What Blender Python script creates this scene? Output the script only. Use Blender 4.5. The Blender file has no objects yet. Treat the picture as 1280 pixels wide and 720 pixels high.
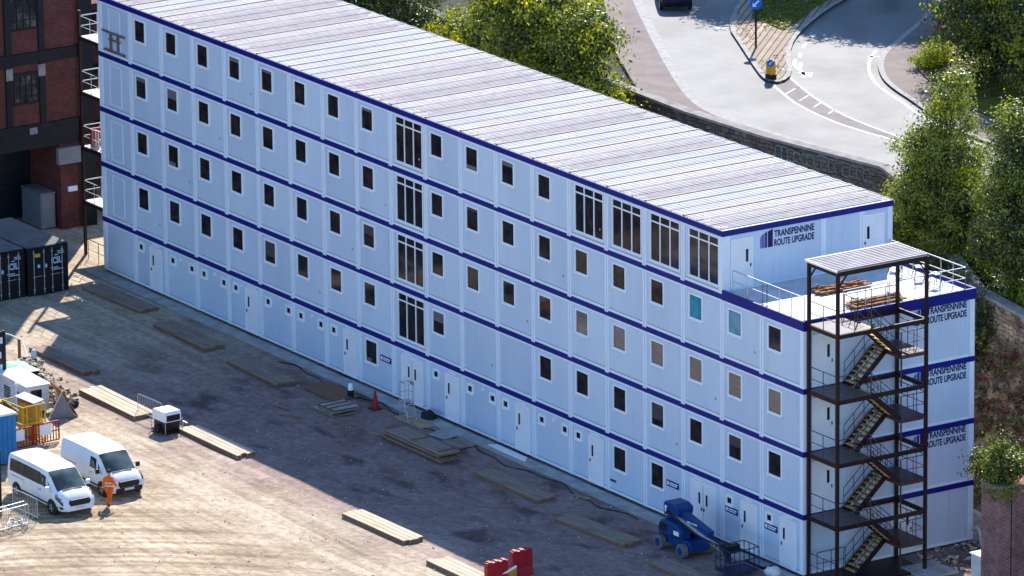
import bpy, bmesh, math, random
import numpy as np
from mathutils import Vector, Matrix

random.seed(7)
SC = bpy.context.scene
COL = SC.collection
R = math.radians
W = 3.1967          # module pitch of the cabins
D = 9.61            # depth of the cabin block
X0, X1, XT = -0.13, 64.03, 57.54


# ------------------------------------------------------------------ materials
def nt(name):
    m = bpy.data.materials.new(name)
    m.use_nodes = True
    n = m.node_tree.nodes
    return m, n, m.node_tree.links, n['Principled BSDF']


def pmat(name, c1, c2=None, scale=3.0, rough=0.6, metal=0.0, bump=0.0, bscale=None, spec=0.22, detail=6.0,
         stretch=(1, 1, 1), contrast=(0.35, 0.65), rrange=None):
    """two tones of one surface mixed by noise in object space, with an optional bump"""
    m, n, L, b = nt(name)
    b.inputs['Roughness'].default_value = rough
    b.inputs['Metallic'].default_value = metal
    b.inputs['Specular IOR Level'].default_value = spec
    tc = n.new('ShaderNodeTexCoord')
    mp = n.new('ShaderNodeMapping')
    mp.inputs['Scale'].default_value = stretch
    L.new(tc.outputs['Object'], mp.inputs['Vector'])
    if c2 is None:
        c2 = tuple(x * 0.86 for x in c1)
    nz = n.new('ShaderNodeTexNoise')
    nz.inputs['Scale'].default_value = scale
    nz.inputs['Detail'].default_value = detail
    nz.inputs['Roughness'].default_value = 0.62
    L.new(mp.outputs[0], nz.inputs['Vector'])
    cr = n.new('ShaderNodeValToRGB')
    cr.color_ramp.elements[0].position = contrast[0]
    cr.color_ramp.elements[1].position = contrast[1]
    cr.color_ramp.elements[0].color = (*c1, 1)
    cr.color_ramp.elements[1].color = (*c2, 1)
    L.new(nz.outputs['Fac'], cr.inputs[0])
    L.new(cr.outputs[0], b.inputs['Base Color'])
    if rrange:
        mr = n.new('ShaderNodeMapRange')
        mr.inputs['To Min'].default_value, mr.inputs['To Max'].default_value = rrange
        L.new(nz.outputs['Fac'], mr.inputs['Value'])
        L.new(mr.outputs[0], b.inputs['Roughness'])
    if bump:
        n2 = n.new('ShaderNodeTexNoise')
        n2.inputs['Scale'].default_value = bscale or scale * 4
        n2.inputs['Detail'].default_value = 5
        L.new(mp.outputs[0], n2.inputs['Vector'])
        bp = n.new('ShaderNodeBump')
        bp.inputs['Strength'].default_value = bump
        bp.inputs['Distance'].default_value = 0.05
        L.new(n2.outputs['Fac'], bp.inputs['Height'])
        L.new(bp.outputs[0], b.inputs['Normal'])
    return m


def brick_mat(name, c1, c2, mortar, axes='yz', scale=1.0, bw=0.23, bh=0.078, msize=0.012, dirt=0.5, bump=0.5, warp=0.0):
    m, n, L, b = nt(name)
    b.inputs['Roughness'].default_value = 0.9
    tc = n.new('ShaderNodeTexCoord')
    sp = n.new('ShaderNodeSeparateXYZ')
    L.new(tc.outputs['Object'], sp.inputs[0])
    cb = n.new('ShaderNodeCombineXYZ')
    if axes == 'yz':
        L.new(sp.outputs['Y'], cb.inputs['X'])
    elif axes == 'xz':
        L.new(sp.outputs['X'], cb.inputs['X'])
    else:
        ad = n.new('ShaderNodeMath')
        L.new(sp.outputs['X'], ad.inputs[0])
        L.new(sp.outputs['Y'], ad.inputs[1])
        L.new(ad.outputs[0], cb.inputs['X'])
    L.new(sp.outputs['Z'], cb.inputs['Y'])
    bt = n.new('ShaderNodeTexBrick')
    bt.inputs['Color1'].default_value = (*c1, 1)
    bt.inputs['Color2'].default_value = (*c2, 1)
    bt.inputs['Mortar'].default_value = (*mortar, 1)
    bt.inputs['Scale'].default_value = scale
    bt.inputs['Brick Width'].default_value = bw
    bt.inputs['Row Height'].default_value = bh
    bt.inputs['Mortar Size'].default_value = msize
    bt.inputs['Bias'].default_value = -0.1
    if warp:
        wn = n.new('ShaderNodeTexNoise')
        wn.inputs['Scale'].default_value = 1.9
        wn.inputs['Detail'].default_value = 3
        L.new(tc.outputs['Object'], wn.inputs['Vector'])
        wm = n.new('ShaderNodeVectorMath')
        wm.operation = 'MULTIPLY_ADD'
        L.new(wn.outputs['Color'], wm.inputs[0])
        wm.inputs[1].default_value = (warp, warp, 0)
        L.new(cb.outputs[0], wm.inputs[2])
        L.new(wm.outputs[0], bt.inputs['Vector'])
    else:
        L.new(cb.outputs[0], bt.inputs['Vector'])
    nz = n.new('ShaderNodeTexNoise')
    nz.inputs['Scale'].default_value = 0.9
    nz.inputs['Detail'].default_value = 8
    nz.inputs['Roughness'].default_value = 0.7
    L.new(tc.outputs['Object'], nz.inputs['Vector'])
    cr = n.new('ShaderNodeValToRGB')
    cr.color_ramp.elements[0].position = 0.35
    cr.color_ramp.elements[1].position = 0.68
    cr.color_ramp.elements[0].color = (1 - dirt, 1 - dirt, 1 - dirt, 1)
    cr.color_ramp.elements[1].color = (1, 1, 1, 1)
    L.new(nz.outputs['Fac'], cr.inputs[0])
    mx = n.new('ShaderNodeMix')
    mx.data_type = 'RGBA'
    mx.blend_type = 'MULTIPLY'
    mx.inputs[0].default_value = 1
    L.new(bt.outputs['Color'], mx.inputs[6])
    L.new(cr.outputs[0], mx.inputs[7])
    L.new(mx.outputs[2], b.inputs['Base Color'])
    bp = n.new('ShaderNodeBump')
    bp.inputs['Strength'].default_value = bump
    bp.inputs['Distance'].default_value = 0.02
    bp.invert = True
    L.new(bt.outputs['Fac'], bp.inputs['Height'])
    L.new(bp.outputs[0], b.inputs['Normal'])
    return m


def leaf_mat(name, c1, c2):
    m, n, L, b = nt(name)
    b.inputs['Roughness'].default_value = 0.42
    b.inputs['Specular IOR Level'].default_value = 0.5
    tc = n.new('ShaderNodeTexCoord')
    nz = n.new('ShaderNodeTexNoise')
    nz.inputs['Scale'].default_value = 1.3
    nz.inputs['Detail'].default_value = 4
    L.new(tc.outputs['Object'], nz.inputs['Vector'])
    cr = n.new('ShaderNodeValToRGB')
    cr.color_ramp.elements[0].position = 0.36
    cr.color_ramp.elements[1].position = 0.64
    cr.color_ramp.elements[0].color = (*c1, 1)
    cr.color_ramp.elements[1].color = (*c2, 1)
    L.new(nz.outputs['Fac'], cr.inputs[0])
    L.new(cr.outputs[0], b.inputs['Base Color'])
    tr = n.new('ShaderNodeBsdfTranslucent')
    hs = n.new('ShaderNodeHueSaturation')
    hs.inputs['Value'].default_value = 1.6
    hs.inputs['Saturation'].default_value = 1.1
    L.new(cr.outputs[0], hs.inputs['Color'])
    L.new(hs.outputs[0], tr.inputs['Color'])
    ms = n.new('ShaderNodeMixShader')
    ms.inputs[0].default_value = 0.42
    L.new(b.outputs[0], ms.inputs[1])
    L.new(tr.outputs[0], ms.inputs[2])
    L.new(ms.outputs[0], n['Material Output'].inputs['Surface'])
    return m


def wall_panel_mat(name, c1, c2):
    """painted steel cabin panel: faint vertical ribs and a little road dirt"""
    m, n, L, b = nt(name)
    b.inputs['Roughness'].default_value = 0.42
    tc = n.new('ShaderNodeTexCoord')
    sp = n.new('ShaderNodeSeparateXYZ')
    L.new(tc.outputs['Object'], sp.inputs[0])
    ad = n.new('ShaderNodeMath')
    L.new(sp.outputs['X'], ad.inputs[0])
    L.new(sp.outputs['Y'], ad.inputs[1])
    mu = n.new('ShaderNodeMath')
    mu.operation = 'MULTIPLY'
    mu.inputs[1].default_value = 2 * math.pi / 0.2
    L.new(ad.outputs[0], mu.inputs[0])
    si = n.new('ShaderNodeMath')
    si.operation = 'SINE'
    L.new(mu.outputs[0], si.inputs[0])
    bp = n.new('ShaderNodeBump')
    bp.inputs['Strength'].default_value = 0.35
    bp.inputs['Distance'].default_value = 0.008
    L.new(si.outputs[0], bp.inputs['Height'])
    L.new(bp.outputs[0], b.inputs['Normal'])
    mp = n.new('ShaderNodeMapping')
    mp.inputs['Scale'].default_value = (0.5, 0.5, 0.14)
    L.new(tc.outputs['Object'], mp.inputs['Vector'])
    nz = n.new('ShaderNodeTexNoise')
    nz.inputs['Scale'].default_value = 1.2
    nz.inputs['Detail'].default_value = 7
    L.new(mp.outputs[0], nz.inputs['Vector'])
    cr = n.new('ShaderNodeValToRGB')
    cr.color_ramp.elements[0].position = 0.3
    cr.color_ramp.elements[1].position = 0.7
    cr.color_ramp.elements[0].color = (*c1, 1)
    cr.color_ramp.elements[1].color = (*c2, 1)
    L.new(nz.outputs['Fac'], cr.inputs[0])
    ms = n.new('ShaderNodeMapping')          # rain streaks and grime
    ms.inputs['Scale'].default_value = (2.6, 2.6, 0.16)
    L.new(tc.outputs['Object'], ms.inputs['Vector'])
    n2 = n.new('ShaderNodeTexNoise')
    n2.inputs['Scale'].default_value = 1.7
    n2.inputs['Detail'].default_value = 6
    n2.inputs['Roughness'].default_value = 0.7
    L.new(ms.outputs[0], n2.inputs['Vector'])
    c2r = n.new('ShaderNodeValToRGB')
    c2r.color_ramp.elements[0].position = 0.56
    c2r.color_ramp.elements[1].position = 0.78
    c2r.color_ramp.elements[0].color = (1, 1, 1, 1)
    c2r.color_ramp.elements[1].color = (0.74, 0.73, 0.72, 1)
    L.new(n2.outputs['Fac'], c2r.inputs[0])
    mx = n.new('ShaderNodeMix')
    mx.data_type = 'RGBA'
    mx.blend_type = 'MULTIPLY'
    mx.inputs[0].default_value = 0.8
    L.new(cr.outputs[0], mx.inputs[6])
    L.new(c2r.outputs[0], mx.inputs[7])
    L.new(mx.outputs[2], b.inputs['Base Color'])
    return m


def ground_mat():
    m, n, L, b = nt('yard_dirt')
    b.inputs['Roughness'].default_value = 0.92
    b.inputs['Specular IOR Level'].default_value = 0.25
    tc = n.new('ShaderNodeTexCoord')

    def noise(scale, detail=6, st=(1, 1, 1), rough=0.6, dist=0.0):
        mp = n.new('ShaderNodeMapping')
        mp.inputs['Scale'].default_value = st
        L.new(tc.outputs['Object'], mp.inputs['Vector'])
        z = n.new('ShaderNodeTexNoise')
        z.inputs['Scale'].default_value = scale
        z.inputs['Detail'].default_value = detail
        z.inputs['Roughness'].default_value = rough
        z.inputs['Distortion'].default_value = dist
        L.new(mp.outputs[0], z.inputs['Vector'])
        return z.outputs['Fac']

    def ramp(f, p0, c0, p1, c1):
        r = n.new('ShaderNodeValToRGB')
        r.color_ramp.elements[0].position, r.color_ramp.elements[1].position = p0, p1
        r.color_ramp.elements[0].color, r.color_ramp.elements[1].color = (*c0, 1), (*c1, 1)
        L.new(f, r.inputs[0])
        return r.outputs[0]

    def mix(f, a, c, mode='MIX'):
        x = n.new('ShaderNodeMix')
        x.data_type = 'RGBA'
        x.blend_type = mode
        if isinstance(f, float):
            x.inputs[0].default_value = f
        else:
            L.new(f, x.inputs[0])
        for s, v in ((6, a), (7, c)):
            if isinstance(v, tuple):
                x.inputs[s].default_value = (*v, 1)
            else:
                L.new(v, x.inputs[s])
        return x.outputs[2]

    base = ramp(noise(0.22, 7, rough=0.65), 0.36, (0.40, 0.33, 0.25), 0.62, (0.56, 0.485, 0.385))
    fine = ramp(noise(2.6, 9, rough=0.72), 0.34, (0.62, 0.58, 0.53), 0.62, (1.06, 1.05, 1.03))
    c = mix(1.0, base, fine, 'MULTIPLY')
    # wheel tracks run along the building
    tr = ramp(noise(1.0, 5, st=(0.06, 1.5, 1), dist=0.6), 0.40, (0.70, 0.65, 0.59), 0.60, (1.08, 1.06, 1.03))
    c = mix(0.75, c, tr, 'MULTIPLY')
    vd = n.new('ShaderNodeVectorMath')       # curved ruts where vehicles swing round
    vd.operation = 'DISTANCE'
    L.new(tc.outputs['Object'], vd.inputs[0])
    vd.inputs[1].default_value = (69, -42, 0)
    rc = n.new('ShaderNodeCombineXYZ')
    L.new(vd.outputs['Value'], rc.inputs['X'])
    sx = n.new('ShaderNodeSeparateXYZ')
    L.new(tc.outputs['Object'], sx.inputs[0])
    ms = n.new('ShaderNodeMath')
    ms.operation = 'MULTIPLY'
    L.new(sx.outputs['Y'], ms.inputs[0])
    ms.inputs[1].default_value = 0.035
    L.new(ms.outputs[0], rc.inputs['Y'])
    rz = n.new('ShaderNodeTexNoise')
    rz.inputs['Scale'].default_value = 2.1
    rz.inputs['Detail'].default_value = 4
    L.new(rc.outputs[0], rz.inputs['Vector'])
    rm = n.new('ShaderNodeMapRange')
    rm.inputs['From Min'].default_value, rm.inputs['From Max'].default_value = -15.0, -20.0
    L.new(sx.outputs['Y'], rm.inputs['Value'])
    c = mix(rm.outputs[0], c, mix(1.0, c, ramp(rz.outputs['Fac'], 0.40, (0.66, 0.59, 0.50), 0.60, (1.12, 1.10, 1.06)), 'MULTIPLY'))
    # greyer compacted hardstanding close to the cabins, darkened further to carry the block's shade
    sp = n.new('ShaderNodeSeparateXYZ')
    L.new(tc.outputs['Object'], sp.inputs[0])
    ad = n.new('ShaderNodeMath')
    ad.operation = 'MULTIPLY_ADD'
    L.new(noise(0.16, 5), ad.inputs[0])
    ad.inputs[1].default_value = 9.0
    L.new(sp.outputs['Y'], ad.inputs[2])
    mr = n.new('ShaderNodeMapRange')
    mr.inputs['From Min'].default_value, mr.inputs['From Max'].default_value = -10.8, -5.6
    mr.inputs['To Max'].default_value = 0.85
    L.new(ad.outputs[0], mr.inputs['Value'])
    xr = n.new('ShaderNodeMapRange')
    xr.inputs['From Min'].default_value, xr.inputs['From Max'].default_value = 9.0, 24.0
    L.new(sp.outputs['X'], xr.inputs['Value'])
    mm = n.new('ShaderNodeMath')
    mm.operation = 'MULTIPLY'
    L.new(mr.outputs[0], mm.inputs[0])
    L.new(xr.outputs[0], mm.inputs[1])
    hard_shaded = mix(1.0, ramp(noise(0.6, 8, rough=0.7), 0.35, (0.18, 0.115, 0.120), 0.65, (0.31, 0.212, 0.216)), fine, 'MULTIPLY')
    c = mix(mm.outputs[0], c, hard_shaded)
    # damp, oily patches, mostly on the hardstanding
    wm = n.new('ShaderNodeMath')
    wm.operation = 'MULTIPLY_ADD'
    L.new(mm.outputs[0], wm.inputs[0])
    wm.inputs[1].default_value, wm.inputs[2].default_value = 0.85, 0.22

    def wet(f):
        k = n.new('ShaderNodeMath')
        k.operation = 'MULTIPLY'
        L.new(f, k.inputs[0])
        L.new(wm.outputs[0], k.inputs[1])
        return k.outputs[0]

    st = ramp(noise(0.33, 6, st=(0.7, 1.5, 1), rough=0.6, dist=0.4), 0.54, (0, 0, 0), 0.66, (0.8, 0.8, 0.8))
    c = mix(wet(st), c, (0.062, 0.036, 0.028))
    st2 = ramp(noise(1.15, 6, st=(0.8, 1.4, 1), rough=0.65), 0.66, (0, 0, 0), 0.76, (0.6, 0.6, 0.6))
    c = mix(wet(st2), c, (0.085, 0.055, 0.045))
    L.new(c, b.inputs['Base Color'])
    bp = n.new('ShaderNodeBump')
    bp.inputs['Strength'].default_value = 0.7
    bp.inputs['Distance'].default_value = 0.09
    L.new(noise(3.2, 9, rough=0.75), bp.inputs['Height'])
    bp2 = n.new('ShaderNodeBump')
    bp2.inputs['Strength'].default_value = 0.6
    bp2.inputs['Distance'].default_value = 0.12
    L.new(noise(1.0, 5, st=(0.06, 1.5, 1), dist=0.6), bp2.inputs['Height'])
    L.new(bp.outputs[0], bp2.inputs['Normal'])
    L.new(bp2.outputs[0], b.inputs['Normal'])
    return m


def glass_mat(name, c1, c2, scale=1.4, rough=0.06):
    m = pmat(name, c1, c2, scale=scale, rough=rough, spec=0.2, contrast=(0.4, 0.62))
    return m


M = {}
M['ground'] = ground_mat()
M['panel'] = wall_panel_mat('cabin_panel_paint', (0.495, 0.605, 0.745), (0.56, 0.67, 0.80))
M['panel2'] = wall_panel_mat('cabin_panel_paint_newer', (0.53, 0.64, 0.775), (0.59, 0.70, 0.825))
M['panel3'] = wall_panel_mat('cabin_panel_paint_older', (0.455, 0.56, 0.70), (0.525, 0.63, 0.765))
M['trim'] = pmat('cabin_trim_paint', (0.77, 0.84, 0.92), (0.71, 0.78, 0.88), 1.5, 0.4)
M['white'] = pmat('white_frame', (0.83, 0.85, 0.88), (0.78, 0.80, 0.84), 2.0, 0.35)
M['door'] = pmat('door_paint', (0.78, 0.81, 0.86), (0.72, 0.75, 0.80), 1.6, 0.4)
M['navy'] = pmat('navy_paint', (0.006, 0.011, 0.165), (0.008, 0.014, 0.20), 1.1, 0.45)
M['ink'] = pmat('navy_lettering', (0.010, 0.012, 0.075), (0.014, 0.016, 0.09), 4, 0.5)
M['ink2'] = pmat('violet_lettering', (0.05, 0.03, 0.20), (0.06, 0.04, 0.24), 4, 0.5)
M['ink3'] = pmat('mid_blue_lettering', (0.09, 0.12, 0.38), (0.10, 0.14, 0.42), 4, 0.5)
M['gap'] = pmat('dark_joint', (0.06, 0.065, 0.09), None, 3, 0.8)
M['roof'] = pmat('roof_sheet', (0.64, 0.595, 0.575), (0.72, 0.68, 0.66), 0.9, 0.5, bump=0.1, bscale=3, stretch=(1, 0.22, 1), detail=9, contrast=(0.38, 0.6))
M['ridge'] = pmat('roof_joint_cap', (0.12, 0.082, 0.076), (0.20, 0.15, 0.14), 2.0, 0.6)
M['rib'] = pmat('roof_rib', (0.19, 0.135, 0.115), (0.28, 0.215, 0.19), 2.0, 0.5)
M['canopy'] = pmat('canopy_sheeting', (0.30, 0.25, 0.25), (0.42, 0.37, 0.37), 1.5, 0.5)
M['seam'] = pmat('roof_seam', (0.52, 0.455, 0.43), (0.64, 0.585, 0.56), 2.0, 0.6)
M['deck'] = pmat('terrace_deck', (0.60, 0.595, 0.60), (0.45, 0.44, 0.445), 0.9, 0.6, bump=0.1)
M['glass'] = glass_mat('dark_glass', (0.010, 0.009, 0.012), (0.035, 0.026, 0.03))
M['glass_blind'] = pmat('blind_behind_glass', (0.095, 0.085, 0.085), (0.15, 0.135, 0.13), 9, 0.12, stretch=(0.15, 1, 1), spec=0.6)
M['glass_teal'] = pmat('teal_film_glass', (0.02, 0.16, 0.22), (0.05, 0.30, 0.40), 1.6, 0.08)
M['glass_mixed'] = pmat('cluttered_glass', (0.010, 0.009, 0.013), (0.055, 0.042, 0.042), 1.5, 0.07, spec=0.35, contrast=(0.5, 0.75), stretch=(1, 1, 0.6))
M['steel'] = pmat('oxide_steel', (0.017, 0.007, 0.008), (0.030, 0.013, 0.013), 2.4, 0.5, bump=0.1)
M['grating'] = pmat('landing_plate', (0.055, 0.03, 0.03), (0.09, 0.055, 0.05), 3, 0.35, bump=0.2)
M['tread'] = pmat('stair_tread', (0.74, 0.52, 0.20), (0.56, 0.38, 0.14), 5, 0.7)
M['treadtop'] = pmat('landing_top', (0.13, 0.105, 0.105), (0.085, 0.065, 0.065), 4, 0.4)
M['galv'] = pmat('galvanised_steel', (0.50, 0.52, 0.54), (0.38, 0.40, 0.42), 5, 0.38, metal=0.55)
M['darkrail'] = pmat('dark_rail', (0.05, 0.035, 0.04), (0.08, 0.06, 0.06), 5, 0.45)
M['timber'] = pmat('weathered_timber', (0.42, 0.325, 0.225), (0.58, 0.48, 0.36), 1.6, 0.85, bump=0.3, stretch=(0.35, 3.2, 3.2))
M['timber2'] = pmat('grey_and_shaded_timber', (0.20, 0.148, 0.115), (0.31, 0.24, 0.19), 1.6, 0.88, bump=0.3, stretch=(0.35, 3.2, 3.2))
M['endgrain'] = pmat('timber_end_grain', (0.16, 0.085, 0.055), (0.24, 0.14, 0.09), 7, 0.9, bump=0.3)
M['ply'] = pmat('tan_plywood', (0.46, 0.36, 0.20), (0.36, 0.27, 0.15), 1.8, 0.8, stretch=(0.4, 2, 2))
M['concrete'] = pmat('pale_concrete', (0.42, 0.41, 0.39), (0.27, 0.26, 0.245), 1.3, 0.9, bump=0.3, detail=8)
M['brickd'] = brick_mat('soot_brick', (0.225, 0.045, 0.034), (0.115, 0.026, 0.022), (0.05, 0.034, 0.034), 'yz', dirt=0.45)
M['brickx'] = brick_mat('soot_brick_return', (0.27, 0.075, 0.05), (0.17, 0.05, 0.04), (0.10, 0.07, 0.065), 'xz', dirt=0.45)
M['brickp'] = brick_mat('pier_brick', (0.46, 0.14, 0.11), (0.24, 0.065, 0.06), (0.42, 0.34, 0.33), 'sum', bw=0.26, bh=0.095, msize=0.018, dirt=0.6)
M['stone'] = brick_mat('sooty_stone', (0.21, 0.155, 0.12), (0.095, 0.07, 0.058), (0.035, 0.03, 0.028), 'sum', bw=0.55, bh=0.22, msize=0.025, dirt=0.6, bump=1.0, warp=0.4)
M['stonew'] = brick_mat('warm_stone', (0.46, 0.33, 0.19), (0.17, 0.115, 0.07), (0.09, 0.068, 0.05), 'sum', bw=0.62, bh=0.24, msize=0.02, dirt=0.8, bump=1.0, warp=0.5)
M['cope'] = pmat('coping_stone', (0.30, 0.27, 0.255), (0.17, 0.15, 0.14), 1.5, 0.9, bump=0.4)
M['iron'] = pmat('black_iron', (0.006, 0.006, 0.010), (0.011, 0.011, 0.016), 2, 0.5)
M['shutter'] = pmat('blue_black_shutter', (0.008, 0.011, 0.018), (0.013, 0.017, 0.026), 2, 0.45)
M['greymetal'] = pmat('grey_cabinet', (0.16, 0.165, 0.19), (0.21, 0.215, 0.245), 2, 0.5)
M['black'] = pmat('black_paint', (0.010, 0.009, 0.011), (0.018, 0.015, 0.018), 2, 0.4)
M['rubber'] = pmat('rubber', (0.018, 0.018, 0.018), (0.030, 0.028, 0.026), 8, 0.85)
M['lettering'] = pmat('pale_lettering', (0.48, 0.62, 0.72), (0.40, 0.54, 0.64), 6, 0.5)
M['controof'] = pmat('container_roof', (0.13, 0.12, 0.12), (0.20, 0.185, 0.175), 0.9, 0.7)
M['blue'] = pmat('blue_container', (0.012, 0.14, 0.36), (0.016, 0.17, 0.42), 2, 0.4)
M['lift'] = pmat('lift_blue', (0.006, 0.036, 0.15), (0.009, 0.046, 0.19), 2, 0.35)
M['liftd'] = pmat('lift_dark', (0.014, 0.02, 0.06), (0.02, 0.028, 0.075), 3, 0.5)
M['cream'] = pmat('cream_tyre', (0.17, 0.165, 0.16), (0.12, 0.115, 0.11), 6, 0.8)
M['blindm'] = pmat('mauve_blind', (0.055, 0.045, 0.05), (0.08, 0.066, 0.07), 5, 0.8)
M['blindw'] = pmat('pale_blind', (0.16, 0.155, 0.165), (0.11, 0.105, 0.115), 4, 0.8)
M['vanpaint'] = pmat('white_van_paint', (0.74, 0.76, 0.78), (0.69, 0.71, 0.73), 0.8, 0.22)
M['glass_mill'] = pmat('dusty_mill_glass', (0.006, 0.006, 0.008), (0.09, 0.085, 0.085), 0.8, 0.15, contrast=(0.5, 0.6))
M['vanglass'] = glass_mat('van_glass', (0.012, 0.018, 0.022), (0.03, 0.045, 0.05), 1.2, 0.04)
M['screen'] = pmat('windscreen_glass', (0.03, 0.045, 0.05), (0.13, 0.165, 0.165), 0.9, 0.05, contrast=(0.42, 0.68), detail=1.5)
M['plastic'] = pmat('black_plastic', (0.015, 0.015, 0.017), (0.025, 0.025, 0.028), 5, 0.55)
M['lamp'] = pmat('lamp_glass', (0.02, 0.026, 0.034), (0.13, 0.15, 0.165), 6, 0.1)
M['amber'] = pmat('red_lamp', (0.35, 0.03, 0.02), None, 6, 0.2)
M['orange'] = pmat('orange_hi_vis', (0.80, 0.145, 0.012), (0.66, 0.105, 0.010), 7, 0.8, bump=0.3, bscale=14)
M['tape'] = pmat('reflective_tape', (0.62, 0.62, 0.58), (0.54, 0.54, 0.50), 8, 0.4)
M['skin'] = pmat('skin', (0.46, 0.26, 0.18), (0.40, 0.21, 0.15), 10, 0.6)
M['hair'] = pmat('dark_hair', (0.03, 0.02, 0.016), (0.05, 0.03, 0.022), 12, 0.7)
M['boot'] = pmat('brown_boots', (0.05, 0.03, 0.022), (0.08, 0.045, 0.03), 10, 0.7)
M['glove'] = pmat('pale_gloves', (0.70, 0.66, 0.42), (0.62, 0.58, 0.38), 10, 0.8)
M['red'] = pmat('red_plastic', (0.34, 0.014, 0.022), (0.28, 0.012, 0.018), 3, 0.45)
M['yellow'] = pmat('yellow_paint', (0.72, 0.46, 0.02), (0.64, 0.38, 0.02), 3, 0.5)
M['ochre'] = pmat('ochre_sheet', (0.55, 0.27, 0.03), (0.44, 0.20, 0.025), 2.5, 0.6)
M['brown'] = pmat('rusty_brown_sheet', (0.30, 0.13, 0.045), (0.22, 0.085, 0.03), 2.5, 0.8)
M['green'] = pmat('pale_green_tarp', (0.20, 0.55, 0.30), (0.30, 0.65, 0.40), 3, 0.6, bump=0.6, bscale=5)
M['rubble'] = pmat('rubble_mix', (0.50, 0.42, 0.33), (0.12, 0.075, 0.05), 3.4, 0.9, contrast=(0.47, 0.53))
M['stonerock'] = pmat('bank_rock', (0.30, 0.22, 0.14), (0.11, 0.08, 0.06), 2.2, 0.95, bump=0.4)
M['graff'] = pmat('pale_spray_paint', (0.20, 0.26, 0.24), (0.12, 0.16, 0.15), 3, 0.8)
M['gravel'] = pmat('loose_stones', (0.50, 0.44, 0.36), (0.36, 0.30, 0.24), 2.0, 0.95)
M['asphalt'] = pmat('worn_asphalt', (0.105, 0.103, 0.104), (0.185, 0.183, 0.182), 0.22, 0.68, spec=0.30, bump=0.12, bscale=22, stretch=(1, 1, 1), detail=11, contrast=(0.32, 0.62))
M['asphd'] = pmat('dark_asphalt_patch', (0.15, 0.128, 0.122), (0.21, 0.185, 0.178), 1.5, 0.8, bump=0.2, bscale=20)
M['foot'] = pmat('pink_footway', (0.13, 0.098, 0.092), (0.19, 0.150, 0.144), 0.8, 0.8, bump=0.15, bscale=18, detail=8)
M['kerb'] = pmat('kerb_stone', (0.34, 0.325, 0.315), (0.23, 0.215, 0.21), 2.2, 0.8)
M['mark'] = pmat('road_paint', (0.50, 0.50, 0.49), (0.28, 0.28, 0.28), 2.6, 0.6, contrast=(0.5, 0.72))
M['cobble'] = brick_mat('cobble_setts', (0.44, 0.33, 0.24), (0.30, 0.22, 0.16), (0.05, 0.05, 0.02), 'sum', bw=0.5, bh=0.2, msize=0.05, dirt=0.35)
M['grass'] = pmat('grass_base', (0.15, 0.155, 0.012), (0.085, 0.105, 0.012), 1.4, 0.95, bump=0.6, bscale=9)
M['soil'] = pmat('bank_soil', (0.34, 0.225, 0.13), (0.085, 0.055, 0.038), 1.5, 0.95, bump=0.9, bscale=3, detail=9)
M['under'] = pmat('plateau_soil', (0.060, 0.058, 0.028), (0.035, 0.036, 0.02), 0.8, 0.95, bump=0.5)
M['bark'] = pmat('bark', (0.085, 0.06, 0.042), (0.05, 0.036, 0.027), 5, 0.9, bump=0.5, stretch=(1, 1, 0.3))
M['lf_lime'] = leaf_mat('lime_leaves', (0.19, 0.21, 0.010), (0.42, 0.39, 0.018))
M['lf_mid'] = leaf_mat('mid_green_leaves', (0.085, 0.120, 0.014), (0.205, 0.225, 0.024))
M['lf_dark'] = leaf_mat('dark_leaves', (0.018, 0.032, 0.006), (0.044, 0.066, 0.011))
M['lf_grey'] = leaf_mat('grey_green_leaves', (0.12, 0.150, 0.018), (0.30, 0.32, 0.048))
M['lf_yel'] = leaf_mat('bright_shrub_leaves', (0.17, 0.23, 0.02), (0.28, 0.32, 0.04))
M['lf_dry'] = leaf_mat('dry_grass_blades', (0.23, 0.155, 0.065), (0.14, 0.085, 0.04))
M['lf_bank'] = leaf_mat('scrub_leaves', (0.045, 0.055, 0.012), (0.12, 0.12, 0.025))
M['lf_red'] = leaf_mat('red_flower_heads', (0.30, 0.025, 0.05), (0.20, 0.02, 0.035))
M['lf_lawn'] = leaf_mat('lawn_blades', (0.16, 0.165, 0.008), (0.115, 0.13, 0.008))
M['signblue'] = pmat('sign_blue', (0.01, 0.14, 0.55), None, 4, 0.35)
M['bollard'] = pmat('bollard_yellow', (0.80, 0.40, 0.01), (0.74, 0.36, 0.01), 3, 0.5)
M['carpaint'] = pmat('dark_car_paint', (0.012, 0.013, 0.03), (0.016, 0.017, 0.036), 2, 0.22)
M['linen'] = pmat('white_bulk', (0.74, 0.74, 0.74), (0.60, 0.60, 0.60), 3, 0.6, bump=0.3)
M['bin'] = pmat('dark_cloth', (0.018, 0.018, 0.022), (0.03, 0.03, 0.036), 4, 0.8, bump=0.4)


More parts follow.
